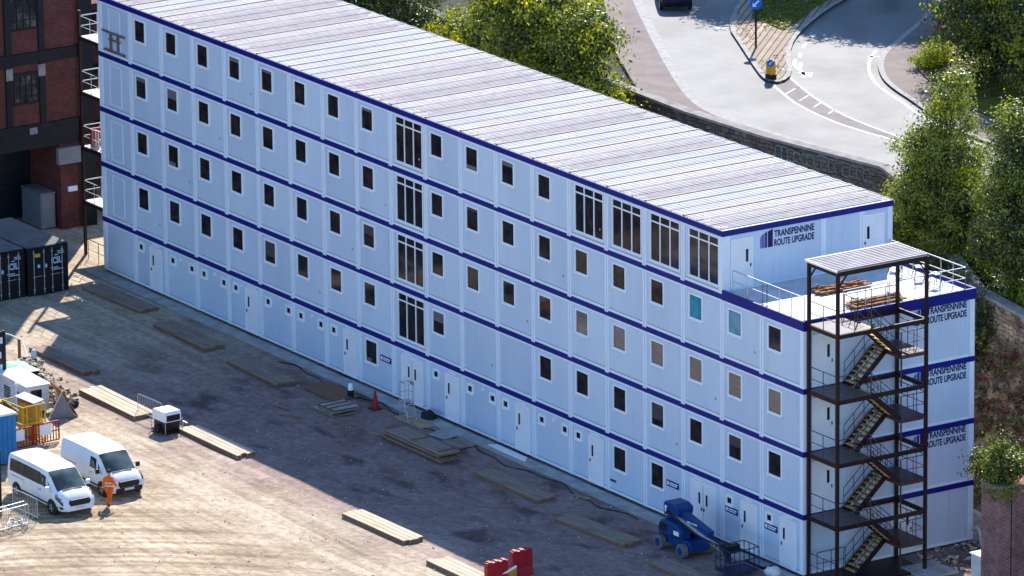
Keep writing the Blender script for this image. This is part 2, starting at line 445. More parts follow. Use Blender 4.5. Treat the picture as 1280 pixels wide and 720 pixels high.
# ------------------------------------------------------------------ mesh helpers
class MB:
    def __init__(s):
        s.v, s.f, s.m = [], [], []

    def add(s, vs, fs, mi=0):
        o = len(s.v)
        s.v += [tuple(p) for p in vs]
        s.f += [tuple(i + o for i in f) for f in fs]
        s.m += [mi] * len(fs)
        return s

    def box(s, x0, x1, y0, y1, z0, z1, mi=0):
        v = [(x, y, z) for z in (z0, z1) for y in (y0, y1) for x in (x0, x1)]
        return s.add(v, [(0, 2, 3, 1), (4, 5, 7, 6), (0, 1, 5, 4), (2, 6, 7, 3), (0, 4, 6, 2), (1, 3, 7, 5)], mi)

    def bar(s, p, q, w, h=None, mi=0, up=(0, 0, 1)):
        """a straight rectangular bar from p to q"""
        h = h or w
        p, q = Vector(p), Vector(q)
        d = (q - p).normalized()
        u = Vector(up)
        if abs(d.dot(u)) > 0.98:
            u = Vector((1, 0, 0))
        a = d.cross(u).normalized() * (w / 2)
        b = a.cross(d).normalized() * (h / 2)
        v = [e + i * a + j * b for e in (p, q) for i, j in ((-1, -1), (1, -1), (1, 1), (-1, 1))]
        return s.add(v, [(0, 1, 2, 3), (7, 6, 5, 4), (0, 4, 5, 1), (1, 5, 6, 2), (2, 6, 7, 3), (3, 7, 4, 0)], mi)

    def tube(s, pts, r, n=8, mi=0, cap=True):
        pts = [Vector(p) for p in pts]
        rs = r if isinstance(r, (list, tuple)) else [r] * len(pts)
        rings = []
        for i, p in enumerate(pts):
            d = (pts[min(i + 1, len(pts) - 1)] - pts[max(i - 1, 0)]).normalized()
            u = Vector((0, 0, 1)) if abs(d.z) < 0.9 else Vector((1, 0, 0))
            a = d.cross(u).normalized()
            b = a.cross(d)
            rings.append([p + (a * math.cos(t) + b * math.sin(t)) * rs[i] for t in [2 * math.pi * k / n for k in range(n)]])
        v = [x for rg in rings for x in rg]
        f = [(i * n + k, i * n + (k + 1) % n, (i + 1) * n + (k + 1) % n, (i + 1) * n + k) for i in range(len(pts) - 1) for k in range(n)]
        if cap:
            f += [tuple(range(n)), tuple((len(pts) - 1) * n + k for k in reversed(range(n)))]
        return s.add(v, f, mi)

    def prism(s, poly, z0, z1, mi=0, mside=None):
        n = len(poly)
        v = [(x, y, z0) for x, y in poly] + [(x, y, z1) for x, y in poly]
        s.add(v, [tuple(range(n, 2 * n))], mi)
        s.add(v, [tuple(reversed(range(n)))] + [(i, (i + 1) % n, n + (i + 1) % n, n + i) for i in range(n)], mi if mside is None else mside)
        return s

    def extr(s, poly, axis, a, b, mi=0):
        """polygon in the two other axes, extruded along axis from a to b"""
        def pt(u, w, t):
            return {'x': (t, u, w), 'y': (u, t, w)}[axis]
        n = len(poly)
        v = [pt(u, w, a) for u, w in poly] + [pt(u, w, b) for u, w in poly]
        return s.add(v, [tuple(range(n)), tuple(range(2 * n - 1, n - 1, -1))] + [(i, n + i, n + (i + 1) % n, (i + 1) % n) for i in range(n)], mi)

    def build(s, name, mats, parent=None, smooth=False, bevel=0.0, world=False):
        me = bpy.data.meshes.new(name)
        vs = s.v
        if world and parent is not None:
            l = parent.location
            vs = [(x - l.x, y - l.y, z - l.z) for x, y, z in vs]
        me.from_pydata(vs, [], s.f)
        if not isinstance(mats, (list, tuple)):
            mats = [mats]
        for m in mats:
            me.materials.append(M[m] if isinstance(m, str) else m)
        me.polygons.foreach_set('material_index', s.m)
        bm = bmesh.new()
        bm.from_mesh(me)
        bmesh.ops.recalc_face_normals(bm, faces=bm.faces)
        if bevel:
            es = [e for e in bm.edges if len(e.link_faces) == 2 and e.calc_face_angle(0) > 0.6]
            bmesh.ops.bevel(bm, geom=es, offset=bevel, segments=2, affect='EDGES', profile=0.6, clamp_overlap=True)
        bm.to_mesh(me)
        bm.free()
        if smooth:
            me.polygons.foreach_set('use_smooth', [True] * len(me.polygons))
            me.set_sharp_from_angle(angle=R(38))
        me.update()
        o = bpy.data.objects.new(name, me)
        COL.objects.link(o)
        if parent is not None:
            o.parent = parent
        return o


def tag(o, label=None, cat=None, group=None, kind=None):
    if label:
        o['label'] = label
    if cat:
        o['category'] = cat
    if group:
        o['group'] = group
    if kind:
        o['kind'] = kind
    return o


def thing(name, label, cat, loc=(0, 0, 0), rotz=0, group=None):
    o = bpy.data.objects.new(name, None)
    o.empty_display_size = 0.3
    COL.objects.link(o)
    o.location = loc
    o.rotation_euler = (0, 0, rotz)
    return tag(o, label, cat, group)


KIDS = {}


def dup(root, loc, rotz, label, group=None):
    """copy a thing with copies of its parts and their sub-parts"""
    def rec(o, par):
        c = o.copy()
        COL.objects.link(c)
        if par is not None:
            c.parent = par
        for k in list(o.children):
            rec(k, c)
        return c
    r = rec(root, None)
    r.location = loc
    r.rotation_euler = (0, 0, rotz)
    tag(r, label, group=group)
    return r


def text_part(name, s, width, height, mat, parent, Mx, extr=0.004):
    """lettering as a thin mesh fitted to width x height, origin at its lower left corner"""
    cu = bpy.data.curves.new(name, 'FONT')
    cu.body = s
    cu.extrude = extr
    cu.offset = 0.03
    t = bpy.data.objects.new(name, cu)
    COL.objects.link(t)
    dg = bpy.context.evaluated_depsgraph_get()
    me = bpy.data.meshes.new_from_object(t.evaluated_get(dg))
    bpy.data.objects.remove(t)
    co = np.empty(len(me.vertices) * 3)
    me.vertices.foreach_get('co', co)
    co = co.reshape(-1, 3)
    lo, hi = co.min(0), co.max(0)
    co[:, 0] = (co[:, 0] - lo[0]) / (hi[0] - lo[0]) * width
    co[:, 1] = (co[:, 1] - lo[1]) / (hi[1] - lo[1]) * height
    out = np.array([list(Mx @ Vector(c)) for c in co])
    me.vertices.foreach_set('co', out.ravel())
    me.materials.clear()
    me.materials.append(M[mat])
    me.update()
    o = bpy.data.objects.new(name, me)
    COL.objects.link(o)
    if parent is not None:
        o.parent = parent
    return o


def face_x(x, y, z):      # plane facing +x: text runs along +y
    return Matrix(((0, 0, 1, x), (1, 0, 0, y), (0, 1, 0, z), (0, 0, 0, 1)))


def face_ny(x, y, z):     # plane facing -y: text runs along +x
    return Matrix(((1, 0, 0, x), (0, 0, -1, y), (0, 1, 0, z), (0, 0, 0, 1)))


# ------------------------------------------------------------------ world, sun, camera
SUN = Vector((-0.86, 0.745, 1.0)).normalized()
w = bpy.data.worlds.new('World')
SC.world = w
w.use_nodes = True
bg = w.node_tree.nodes['Background']
sky = w.node_tree.nodes.new('ShaderNodeTexSky')
sky.sky_type = 'NISHITA'
sky.sun_disc = False
sky.sun_elevation = math.asin(SUN.z)
sky.sun_rotation = math.atan2(SUN.x, SUN.y)
sky.air_density = 1.0
sky.dust_density = 0.0
sky.ozone_density = 6.0
w.node_tree.links.new(sky.outputs[0], bg.inputs[0])
bg.inputs[1].default_value = 0.15
sl = bpy.data.lights.new('sun', 'SUN')
sl.energy = 4.6
sl.angle = R(0.5)
sl.color = (1.0, 0.945, 0.86)
so = bpy.data.objects.new('sun', sl)
COL.objects.link(so)
so.rotation_euler = SUN.to_track_quat('Z', 'Y').to_euler()
so.location = SUN * 150

cam = bpy.data.cameras.new('camera')
cam.lens = 8991.6 / 1280 * 36
cam.sensor_width = 36
cam.shift_x = (640 - 637.96) / 1280
cam.shift_y = (545.87 - 360) / 1280
cam.clip_start = 5
cam.clip_end = 6000
co = bpy.data.objects.new('camera', cam)
COL.objects.link(co)
co.location = (320.554, -181.364, 102.097)
co.rotation_euler = (1.276280, 0.0101640, 0.994888)
SC.camera = co
SC.view_settings.view_transform = 'Standard'
SC.view_settings.look = 'None'
SC.view_settings.gamma = 1
SC.view_settings.exposure = 1.02
SC.view_settings.use_curve_mapping = False
try:
    SC.cycles.max_bounces = 6
    SC.cycles.use_denoising = True
except Exception:
    pass


# ------------------------------------------------------------------ the ground
def grid(name, x0, x1, y0, y1, nx, ny, fn, mat, kind='structure'):
    xs = np.linspace(x0, x1, nx)
    ys = np.linspace(y0, y1, ny)
    v = [(x, y, fn(x, y)) for y in ys for x in xs]
    f = [(j * nx + i, j * nx + i + 1, (j + 1) * nx + i + 1, (j + 1) * nx + i) for j in range(ny - 1) for i in range(nx - 1)]
    mb = MB()
    mb.add(v, f)
    o = mb.build(name, mat, smooth=True)
    return tag(o, kind=kind)


mb = MB()
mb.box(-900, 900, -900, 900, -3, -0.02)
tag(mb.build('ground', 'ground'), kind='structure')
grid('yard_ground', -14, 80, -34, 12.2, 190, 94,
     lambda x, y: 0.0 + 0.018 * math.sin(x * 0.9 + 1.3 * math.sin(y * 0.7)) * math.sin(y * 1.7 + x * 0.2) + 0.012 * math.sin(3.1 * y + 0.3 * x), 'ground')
mb = MB()
mb.box(-0.9, 64.6, -1.05, -0.28, -0.05, 0.085)
tag(mb.build('concrete_footing_strip', 'concrete', bevel=0.02), kind='structure')

# retaining wall line in plan, from the far left to the right
WL = [(-90, 36), (-40, 27), (-10, 23.6), (10, 23.0), (16, 22.7), (21.6, 22.5), (28.2, 22.9), (33, 23.65), (36.5, 24.2), (40.5, 23.4),
      (46, 20.6), (52.9, 17.9), (58.1, 17.0), (64, 15.7), (72, 13.6), (90, 9)]
WT = [9.9] * 9 + [9.6, 8.9, 8.3, 8.3, 8.3, 8.3, 8.3]     # top of the wall
WB = [0, 0, 0, 0, 0, 0, 0, 0, 0, 1.5, 4, 5.6, 6.2, 6.3, 6.3, 6]


def wall_strip(name, idx, mat, label):
    root = thing(name, label, 'wall', (WL[idx[0]][0], WL[idx[0]][1], 0))
    mw, mc = MB(), MB()
    for a, b in zip(idx[:-1], idx[1:]):
        p, q = Vector((*WL[a], 0)), Vector((*WL[b], 0))
        d = (q - p).normalized()
        nrm = Vector((-d.y, d.x, 0))
        for mbx, off0, off1, z0a, z1a, z0b, z1b in ((mw, 0.0, 0.5, WB[a] - 1, WT[a] - 0.14, WB[b] - 1, WT[b] - 0.14),
                                                    (mc, -0.07, 0.57, WT[a] - 0.14, WT[a], WT[b] - 0.14, WT[b])):
            v = []
            for e, z0, z1 in ((p, z0a, z1a), (q, z0b, z1b)):
                for o_ in (off0, off1):
                    for z in (z0, z1):
                        g = e + nrm * o_
                        v.append((g.x, g.y, z))
            mbx.add(v, [(0, 1, 3, 2), (4, 6, 7, 5), (0, 4, 5, 1), (2, 3, 7, 6), (1, 5, 7, 3), (0, 2, 6, 4)])
    mw.build('stone_wall', mat, root, world=True)
    mc.build('coping', 'cope', root, world=True)
    return root


pw = wall_strip('road_parapet_wall', list(range(0, 11)), 'stone', 'sooty dark stone parapet wall along the edge of the curving road behind the cabins')
wall_strip('retaining_wall', list(range(10, 16)), 'stonew', 'warm brown stone retaining wall with dark coping above the rough bank')

mb = MB()
rr = random.Random(8)
gx = 29.2
while gx < 35.6:
    t_ = (gx - 28.2) / 4.8
    wy = 22.9 + 0.75 * t_ if gx < 33 else 23.65 + 0.55 * (gx - 33) / 3.5
    r1, r2 = rr.uniform(0.2, 0.34), rr.uniform(0.24, 0.36)
    pts = [(gx + r1 * math.cos(a), wy - 0.02 + 0.157 * r1 * math.cos(a), 9.25 + r2 * math.sin(a + 0.4 * math.sin(2 * a))) for a in np.linspace(rr.uniform(0, 1), rr.uniform(4.2, 6.2), 14)]
    mb.tube(pts, 0.035, 5)
    gx += rr.uniform(0.4, 0.6)
mb.build('graffiti', 'graff', pw, world=True)

# plateau behind the wall
mb = MB()
fr = [(x, y + 0.5, min(z - 0.85, 8.9)) for (x, y), z in zip(WL, WT)]
bk = [(x + 0.5, y + (9 if i < 9 else 8.5), 8.9) for i, (x, y, z) in enumerate(fr)]
far = [(x * 4, 500, 8.9) for x, y, z in fr]
n = len(fr)
mb.add(fr + bk + far, [(r * n + i, r * n + i + 1, (r + 1) * n + i + 1, (r + 1) * n + i) for r in range(2) for i in range(n - 1)])
tag(mb.build('upper_ground', 'under'), kind='structure')

# rough bank below the wall on the right
def hn(x, y):
    return math.sin(x * 1.7 + 2 * math.sin(y * 1.1)) * 0.22 + math.sin(x * 4.3 + y * 3.7) * 0.09 + math.sin(x * 9.1 - y * 7.7) * 0.05


mb = MB()
NX, NY = 120, 34
bv = []
for i in range(NX):
    x = 34 + (92 - 34) * i / (NX - 1)
    k = max(j for j in range(len(WL) - 1) if WL[j][0] <= x)
    t = (x - WL[k][0]) / (WL[k + 1][0] - WL[k][0])
    yw = WL[k][1] + t * (WL[k + 1][1] - WL[k][1])
    zb = max(WB[k] + t * (WB[k + 1] - WB[k]), 0.4)
    yf = 12.5 - max(0, (x - 62)) * 0.16
    for j in range(NY):
        s = j / (NY - 1)
        e = s ** 1.25
        y = yf + (yw + 0.2 - yf) * s
        h = hn(x, y * 1.6) * min(1, s * 5) * 0.9
        bv.append((x, y - abs(h) * 0.4, -0.05 + zb * e + h))
mb.add(bv, [(i * NY + j, (i + 1) * NY + j, (i + 1) * NY + j + 1, i * NY + j + 1) for i in range(NX - 1) for j in range(NY - 1)])
tag(mb.build('hillside', 'soil', smooth=True), kind='structure')
mb = MB()
mb.bar((59.0, 12.35, 0.08), (72, 10.6, 0.08), 0.25, 0.24)
tag(mb.build('kerb_strip', 'kerb'), kind='structure')

# ------------------------------------------------------------------ the road above
ZR = 9.0
KO = [(-30, 50), (-14.13, 42.05), (-7.91, 38.75), (-3.65, 36.37), (5.06, 31.82), (12.36, 28.16), (17.64, 25.73), (21.33, 25.08), (25.11, 25.23),
      (28.95, 25.55), (33.58, 26.24), (36.91, 26.83), (40.07, 27.5), (46, 27.6), (54, 26.4), (70, 22)]
KI = [(-22, 90), (-8, 66), (2.5, 54), (9.13, 47.14), (12.73, 42.62), (14.22, 40.64), (16.2, 38.78), (18.88, 37.06), (21.2, 36.11), (23.69, 35.45),
      (27.43, 34.28), (31.33, 33.46), (34.25, 33.34), (42, 34), (54, 33.4), (70, 30)]


def sheet(name, poly, z, mat, kind='structure'):
    b_ = MB()
    b_.add([(x, y, z) for x, y in poly], [tuple(range(len(poly)))])
    o = b_.build(name, mat)
    if o.data.polygons[0].normal.z < 0:
        o.data.flip_normals()
    return tag(o, kind=kind)


def line_strip(mbx, pts, wd, z, closed=False):
    pts = [Vector((x, y, 0)) for x, y in pts]
    L_, R_ = [], []
    for i, p in enumerate(pts):
        d = (pts[min(i + 1, len(pts) - 1)] - pts[max(i - 1, 0)]).normalized()
        nn = Vector((-d.y, d.x, 0)) * wd / 2
        L_.append((p.x + nn.x, p.y + nn.y, z))
        R_.append((p.x - nn.x, p.y - nn.y, z))
    k = len(pts)
    mbx.add(L_ + R_, [(k + i, k + i + 1, i + 1, i) for i in range(k - 1)])


def smooth_line(pts, it=2):
    for _ in range(it):
        q = [pts[0]]
        for a, b in zip(pts[:-1], pts[1:]):
            q += [(a[0] * .75 + b[0] * .25, a[1] * .75 + b[1] * .25), (a[0] * .25 + b[0] * .75, a[1] * .25 + b[1] * .75)]
        q.append(pts[-1])
        pts = q
    return pts


KO, KI = smooth_line(KO), smooth_line(KI)
sheet('road', KO + KI[::-1], ZR + 0.004, 'asphalt')
# footways, kerbs
FB = smooth_line([(-32, 47), (-14.67, 40.6), (-4.68, 34.92), (4.89, 29.05), (9.12, 27.0), (12.85, 25.2), (16.5, 23.6), (21.3, 23.2), (28, 23.5), (33, 24.2), (36.5, 24.9), (41, 25.6), (54, 24), (70, 20)])
mb = MB()
mb.prism(FB + KO[::-1], ZR - 0.2, ZR + 0.12)
tag(mb.build('footway', 'foot'), kind='structure')
mb = MB()
line_strip(mb, KO, 0.55, ZR + 0.126)
tag(mb.build('kerb_outer', 'kerb'), kind='structure')
FO = smooth_line([(-14, 92), (-1, 67), (6, 55), (8.07, 49.56), (12.34, 45.23), (14.54, 42.65), (17.03, 40.57), (19.16, 39.28), (21.37, 38.45), (25.57, 36.93), (29.38, 36.45), (42, 37), (70, 33)])
mb = MB()
mb.prism(KI + FO[::-1], ZR - 0.2, ZR + 0.12)
tag(mb.build('footway_inner', 'foot'), kind='structure')
mb = MB()
line_strip(mb, KI, 0.30, ZR + 0.126)
tag(mb.build('kerb_inner', 'kerb'), kind='structure')
mb = MB()
mb.prism([(x + 0.05, y + 0.05) for x, y in FO] + [(70, 60), (40, 120), (0, 120)], ZR - 0.2, ZR + 0.16)
tag(mb.build('verge', 'grass'), kind='structure')
mb = MB()
line_strip(mb, FO, 0.22, ZR + 0.2)
line_strip(mb, [(x + .9, y + .5) for x, y in FO[20:34]], 0.12, ZR + 0.2)
tag(mb.build('kerb_edging', 'endgrain'), kind='structure')

ISL = [(-4.5, 46.0), (-3.49, 44.95), (0.49, 40.54), (4.8, 36.86), (9.33, 34.68), (14.37, 32.21), (16.06, 31.56), (16.71, 31.88), (15.6, 33.34), (11.86, 35.75),
       (9.34, 37.84), (7.41, 39.9), (4.74, 43.24), (2.54, 46.72), (0.29, 50.26), (-6, 60)]
mb = MB()
mb.prism(ISL, ZR - 0.1, ZR + 0.13)
tag(mb.build('traffic_island_cobbles', 'cobble'), kind='structure')
mb = MB()
line_strip(mb, smooth_line(ISL + ISL[:1], 1), 0.26, ZR + 0.145)
tag(mb.build('island_kerb', 'kerb'), kind='structure')
sheet('island_lawn', [(-3.0, 45.0), (1.0, 41.2), (4.0, 38.9), (7.4, 38.6), (6.4, 40.2), (4.0, 43.2), (1.6, 46.8), (-4.5, 56)], ZR + 0.14, 'grass')

mb = MB()
L1 = smooth_line([(16.7, 31.45), (19.2, 30.55), (21.27, 29.96), (24.85, 29.47), (27.57, 29.57), (29.34, 29.8), (31.89, 29.99), (36, 30.2), (46, 30.6), (60, 29)])
L2 = smooth_line([(15.9, 33.1), (17.75, 32.44), (20.5, 31.54), (23.72, 30.79), (26.21, 30.54), (28.8, 30.46), (31.62, 30.3), (36, 30.42)])
line_strip(mb, L1, 0.17, ZR + 0.012)
line_strip(mb, L2, 0.15, ZR + 0.012)
line_strip(mb, smooth_line([(16.9, 36.6)[0:2], (14.4, 39.0), (12.0, 41.6)])[0:0] or [(14.5, 39.2), (15.0, 39.8)], 0.28, ZR + 0.012)
line_strip(mb, [(4.35, 36.2), (4.85, 36.95)], 0.28, ZR + 0.012)
# line along the inner kerb of the far carriageway, broken line round the island
KI2 = [(x - 0.42, y - 0.5) for x, y in KI if 14.0 < x < 45]
line_strip(mb, KI2, 0.18, ZR + 0.012)
for a in ([(16.5, 34.0), (15.4, 34.7)], [(14.6, 35.1), (13.6, 35.8)], [(12.7, 36.4), (11.9, 37.0)], [(11.0, 37.8), (10.3, 38.5)], [(9.5, 39.4), (8.9, 40.1)]):
    line_strip(mb, [(p[0] - 0.15, p[1] - 0.3) for p in a], 0.2, ZR + 0.012)
for k in range(4):     # hatching between the two lines
    t = k / 5
    x = 18.0 + 8 * t
    line_strip(mb, [(x, 31.95 - 1.35 * t), (x + 0.75 - .2 * t, 30.75 - .85 * t)], 0.09, ZR + 0.012)
# bent turning arrow
sh = smooth_line([(12.74, 35.7), (13.6, 34.95), (14.71, 34.5), (15.4, 34.35)])
line_strip(mb, sh, 0.22, ZR + 0.012)
mb.add([(15.2, 34.0, ZR + .012), (16.5, 34.05, ZR + .012), (15.7, 34.75, ZR + .012)], [(0, 1, 2)])
tag(mb.build('road_markings', 'mark'), kind='structure')
hp = [p for p in L1 if p[0] < 33.5] + [p for p in L2 if p[0] < 33.5][::-1]
sheet('road_hatching_patch', hp, ZR + 0.008, 'asphd')

# ------------------------------------------------------------------ the cabin block
B = thing('modular_office_building', 'five storey pale grey modular cabin block with navy bands and white ribbed roof', 'building')
for s in range(5):
    xr = XT if s == 4 else X1
    z0, z1 = 3 * s + 0.1 if s == 0 else 3 * s, 3 * s + 2.74
    mb = MB()
    mb.box(X0, xr, 0, D, z0, z1, 0)
    nm = 18 if s == 4 else 20
    # module corner posts, top and bottom rails (proud), joint grooves
    for i in range(nm + 1):
        xc = i * W if i else X0 + 0.13
        a, b_ = xc - 0.15, xc + 0.15
        if i == 0:
            a, b_ = X0 - 0.02, 0.24
        elif i == nm:
            a, b_ = xr - 0.26, xr + 0.02
        if i in (0, nm):
            mb.box(a, b_, -0.035, 0.2, z0, z1, 1)
        else:
            mb.box(a, xc - 0.018, -0.045, 0.05, z0, z1, 1)
            mb.box(xc + 0.018, b_, -0.045, 0.05, z0, z1, 1)
            mb.box(xc - 0.018, xc + 0.018, -0.012, 0.04, z0, z1, 2)
            mb.box(a - 0.034, a - 0.003, -0.006, 0.04, z0, z1, 2)
    for i in range(nm):
        mb.box(i * W + 0.19, (i + 1) * W - 0.19, -0.005, 0.02, z0 + 0.2, z1 - 0.12, (0, 4, 0, 5, 0)[(i * 3 + s * 2 + (i * s) % 4) % 5])
        mb.box(i * W + 0.152, (i + 1) * W - 0.152, -0.022, 0.05, z0, z0 + 0.14, 1)
        mb.box(i * W + 0.152, (i + 1) * W - 0.152, -0.02, 0.05, z1 - 0.1, z1, 1)
        mb.box(i * W + 0.152, (i + 1) * W - 0.152, -0.008, 0.05, z0 + 0.142, z0 + 0.16, 2)
    # end wall trim
    for y in ((0.2, 0.4), (5.55, 5.68), (5.69, 5.82), (7.75, 7.88), (7.89, 8.02)) if s == 4 else ((0.2, 0.34), (9.35, D + 0.0)):
        mb.box(xr - 0.05, xr + 0.03, y[0], y[1], z0, z1, 1)
    mb.box(xr - 0.05, xr + 0.024, 0.45, D - 0.3, z0, z0 + 0.13, 1)
    mb.box(xr - 0.22, xr + 0.026, D - 0.24, D + 0.02, z0, z1, 1)
    if s < 4:
        mb.box(xr - 0.05, xr + 0.022, 1.8, 1.86, z0 + .14, z1, 1)
    # small marks left on the panels: vents, bolts, rust
    for i in range(nm):
        if (i * 7 + s * 3) % 5 == 0 and s > 0:
            mb.box(i * W + 2.57, i * W + 2.67, -0.03, 0.02, z0 + 0.78, z0 + 0.88, 3)
    mb.build('storey', ['panel', 'trim', 'gap', 'concrete', 'panel2', 'panel3'], B)
for s in range(4):     # navy bands with the white lifting cleats
    mb = MB()
    z0, z1 = 3 * s + 2.742, 3 * s + 2.998
    if s == 3:
        mb.box(X0, XT, -0.045, D, z0, z1)
    else:
        mb.box(X0 - 0.03, X1 + 0.04, -0.045, D + 0.03, z0, z1)
    for i in range(1, 20 if s < 3 else 18):
        mb.box(i * W - 0.14, i * W - 0.02, -0.075, 0.0, z1 - 0.06, z1 + 0.06, 1)
        mb.box(i * W + 0.02, i * W + 0.14, -0.075, 0.0, z1 - 0.06, z1 + 0.06, 1)
    mb.build('navy_band', ['navy', 'white'], B)
mb = MB()
mb.box(X0 - 0.05, XT + 0.06, -0.06, 0.02, 14.742, 15.02)
mb.box(X0 - 0.05, XT + 0.06, D, D + 0.06, 14.742, 15.02)
mb.box(XT - 0.02, XT + 0.07, 0.02, D, 14.742, 15.02)
mb.box(X0 - 0.06, X0 + 0.02, 0.02, D, 14.742, 15.02)
mb.build('roof_fascia', 'navy', B)
mb = MB()                       # terrace upstand
mb.box(XT + 0.02, X1 + 0.06, -0.06, 0.06, 11.742, 12.2)
mb.box(X1 - 0.04, X1 + 0.08, 0.06, D - .04, 11.742, 12.25)
mb.box(XT + 0.02, X1 + 0.08, D - 0.04, D + 0.06, 11.742, 12.25)
mb.build('terrace_fascia', 'navy', B)
mb = MB()
mb.box(XT + 0.0, X1 - 0.04, 0.06, D - 0.04, 11.79, 12.08)
mb.build('terrace_deck', 'deck', B)
# roof: corrugated sheet per module with dark joint caps
mb = MB()
prof = [(X0 - 0.02, 15.0)]
for i in range(18):
    a = i * W
    for k in range(13):
        xx = a + 0.10 + k * 0.232
        prof += [(xx, 15.0), (xx + 0.04, 15.05), (xx + 0.09, 15.05), (xx + 0.10, 15.0)]
prof.append((XT + 0.03, 15.0))
v = [(x, y, z) for y in (-0.02, D + 0.02) for x, z in prof]
k = len(prof)
mb.add(v, [(i, i + 1, k + i + 1, k + i) for i in range(k - 1)])
mb.build('roof', 'roof', B)
mb, mr_, mf_ = MB(), MB(), MB()
for i in range(0, 19):
    a = i * W
    if 0 < i < 18:
        mb.box(a - 0.085, a + 0.085, 0.02, D + 0.01, 14.99, 15.085)
    if i < 18:
        for f_ in (0.34, 0.67):
            x = a + W * f_
            mr_.box(x - 0.03, x + 0.03, 0.02, D + 0.01, 14.99, 15.08)
        if (i * 5 + i // 3) % 7 in (0, 2, 3, 6):        # older sheets with closer seams
            for k in range(1, 14):
                x = a + W * k / 14
                mf_.box(x - 0.018, x + 0.018, 0.02 + 0.3 * ((k * 7 + i) % 3), D - 0.25 * ((k * 5 + i) % 4), 14.99, 15.062)
for i in range(60):
    mb.box(X0 + i * 0.965, X0 + i * 0.965 + 0.5, D + 0.06, D + 0.09, 14.9, 15.04)
mf_.box(X0 + 0.1, XT - 0.1, 0.015, 0.035, 14.99, 15.03)
for i in range(1, 4):
    mf_.box(X0 + 0.1, XT - 0.1, D * i / 4, D * i / 4 + 0.03, 14.985, 15.003)
mb.build('roof_joint_cap', 'ridge', B)
mr_.build('roof_rib', 'rib', B)
mf_.build('roof_seams', 'seam', B)


rb = random.Random(19)


def window(x0, x1, z0, z1, glass, divs=(), trans=None, fw=0.085):
    """white framed window on the long front; the pane is a sub-part"""
    mb = MB()
    mb.box(x0, x1, -0.06, -0.001, z0, z0 + fw)
    mb.box(x0, x1, -0.06, -0.001, z1 - fw, z1)
    mb.box(x0, x0 + fw, -0.058, -0.001, z0 + fw, z1 - fw)
    mb.box(x1 - fw, x1, -0.058, -0.001, z0 + fw, z1 - fw)
    mb.box(x0 - 0.03, x1 + 0.03, -0.085, -0.06, z0 - 0.025, z0 + 0.02)
    for d in divs:
        mb.box(x0 + (x1 - x0) * d - 0.035, x0 + (x1 - x0) * d + 0.035, -0.055, -0.001, z0 + fw, z1 - fw)
    if trans:
        ds = [0] + list(divs) + [1]
        for a, b_ in zip(ds[:-1], ds[1:]):
            l = x0 + (x1 - x0) * a + (fw if a == 0 else 0.036)
            r = x0 + (x1 - x0) * b_ - (fw if b_ == 1 else 0.036)
            mb.box(l, r, -0.053, -0.001, trans - 0.035, trans + 0.035)
    o = mb.build('window', 'white', B)
    p = MB()
    p.box(x0 + fw - 0.005, x1 - fw + 0.005, -0.02, -0.005, z0 + fw - 0.005, z1 - fw + 0.005)
    p.build('pane', glass, o)
    if glass == 'glass' and not divs and z1 - z0 > 1 and rb.random() < 0.4:
        q = MB()
        hgt = rb.choice((0.12, 0.18, 0.25, 0.4, 0.62)) * (z1 - z0)
        if rb.random() < 0.6:
            q.box(x0 + fw + 0.01, x1 - fw - 0.01, -0.024, -0.0205, z1 - fw - hgt, z1 - fw - 0.01)
            q.build('blind', rb.choice(('blindm', 'blindw')), o)
        else:
            q.box(x0 + fw + 0.01, x1 - fw - 0.01 - rb.choice((0, 0.3, 0.5)), -0.024, -0.0205, z0 + fw + 0.01, z0 + fw + 0.2)
            q.build('sill_clutter', 'blindw', o)
    return o


rw = random.Random(3)
for s in range(1, 5):
    zb = 3 * s
    for i in range(1, 20):
        if s == 4 and i >= 18:
            continue
        a = i * W
        if i == 9 or (s == 4 and i >= 14):
            g = 'glass' if s == 4 and i != 14 else 'glass_mixed'
            if i == 17:
                g = 'glass'
            window(a + 0.50, a + 2.98, zb + 0.30, zb + 2.66, g, (1 / 3, 2 / 3), zb + 2.24, 0.07)
            continue
        if s == 1 and i in (11, 12):
            continue
        g = 'glass'
        if s == 2 and i >= 14:
            g = 'glass_blind'
        elif s == 2 and i == 13 or s == 2 and i == 11:
            g = 'glass_mixed'
        elif s == 3 and i in (17, 18):
            g = 'glass_teal'
        elif rw.random() < 0.15:
            g = 'glass_mixed'
        window(a + 0.47, a + 1.63, zb + 1.25, zb + 2.50, g)
for x0, x1 in ((26.1, 27.28), (48.4, 49.56), (51.58, 52.74)):
    window(x0, x1, 1.25, 2.52, 'glass')
for x0 in (3.55, 6.83, 8.78, 10.01, 12.02, 13.22, 16.43, 18.44, 19.64, 21.58, 22.81, 32.42, 35.52, 37.56, 38.72, 41.93, 43.94, 45.12, 57.82, 61.04):
    window(x0, x0 + 0.6, 1.93, 2.45, 'glass', fw=0.12)

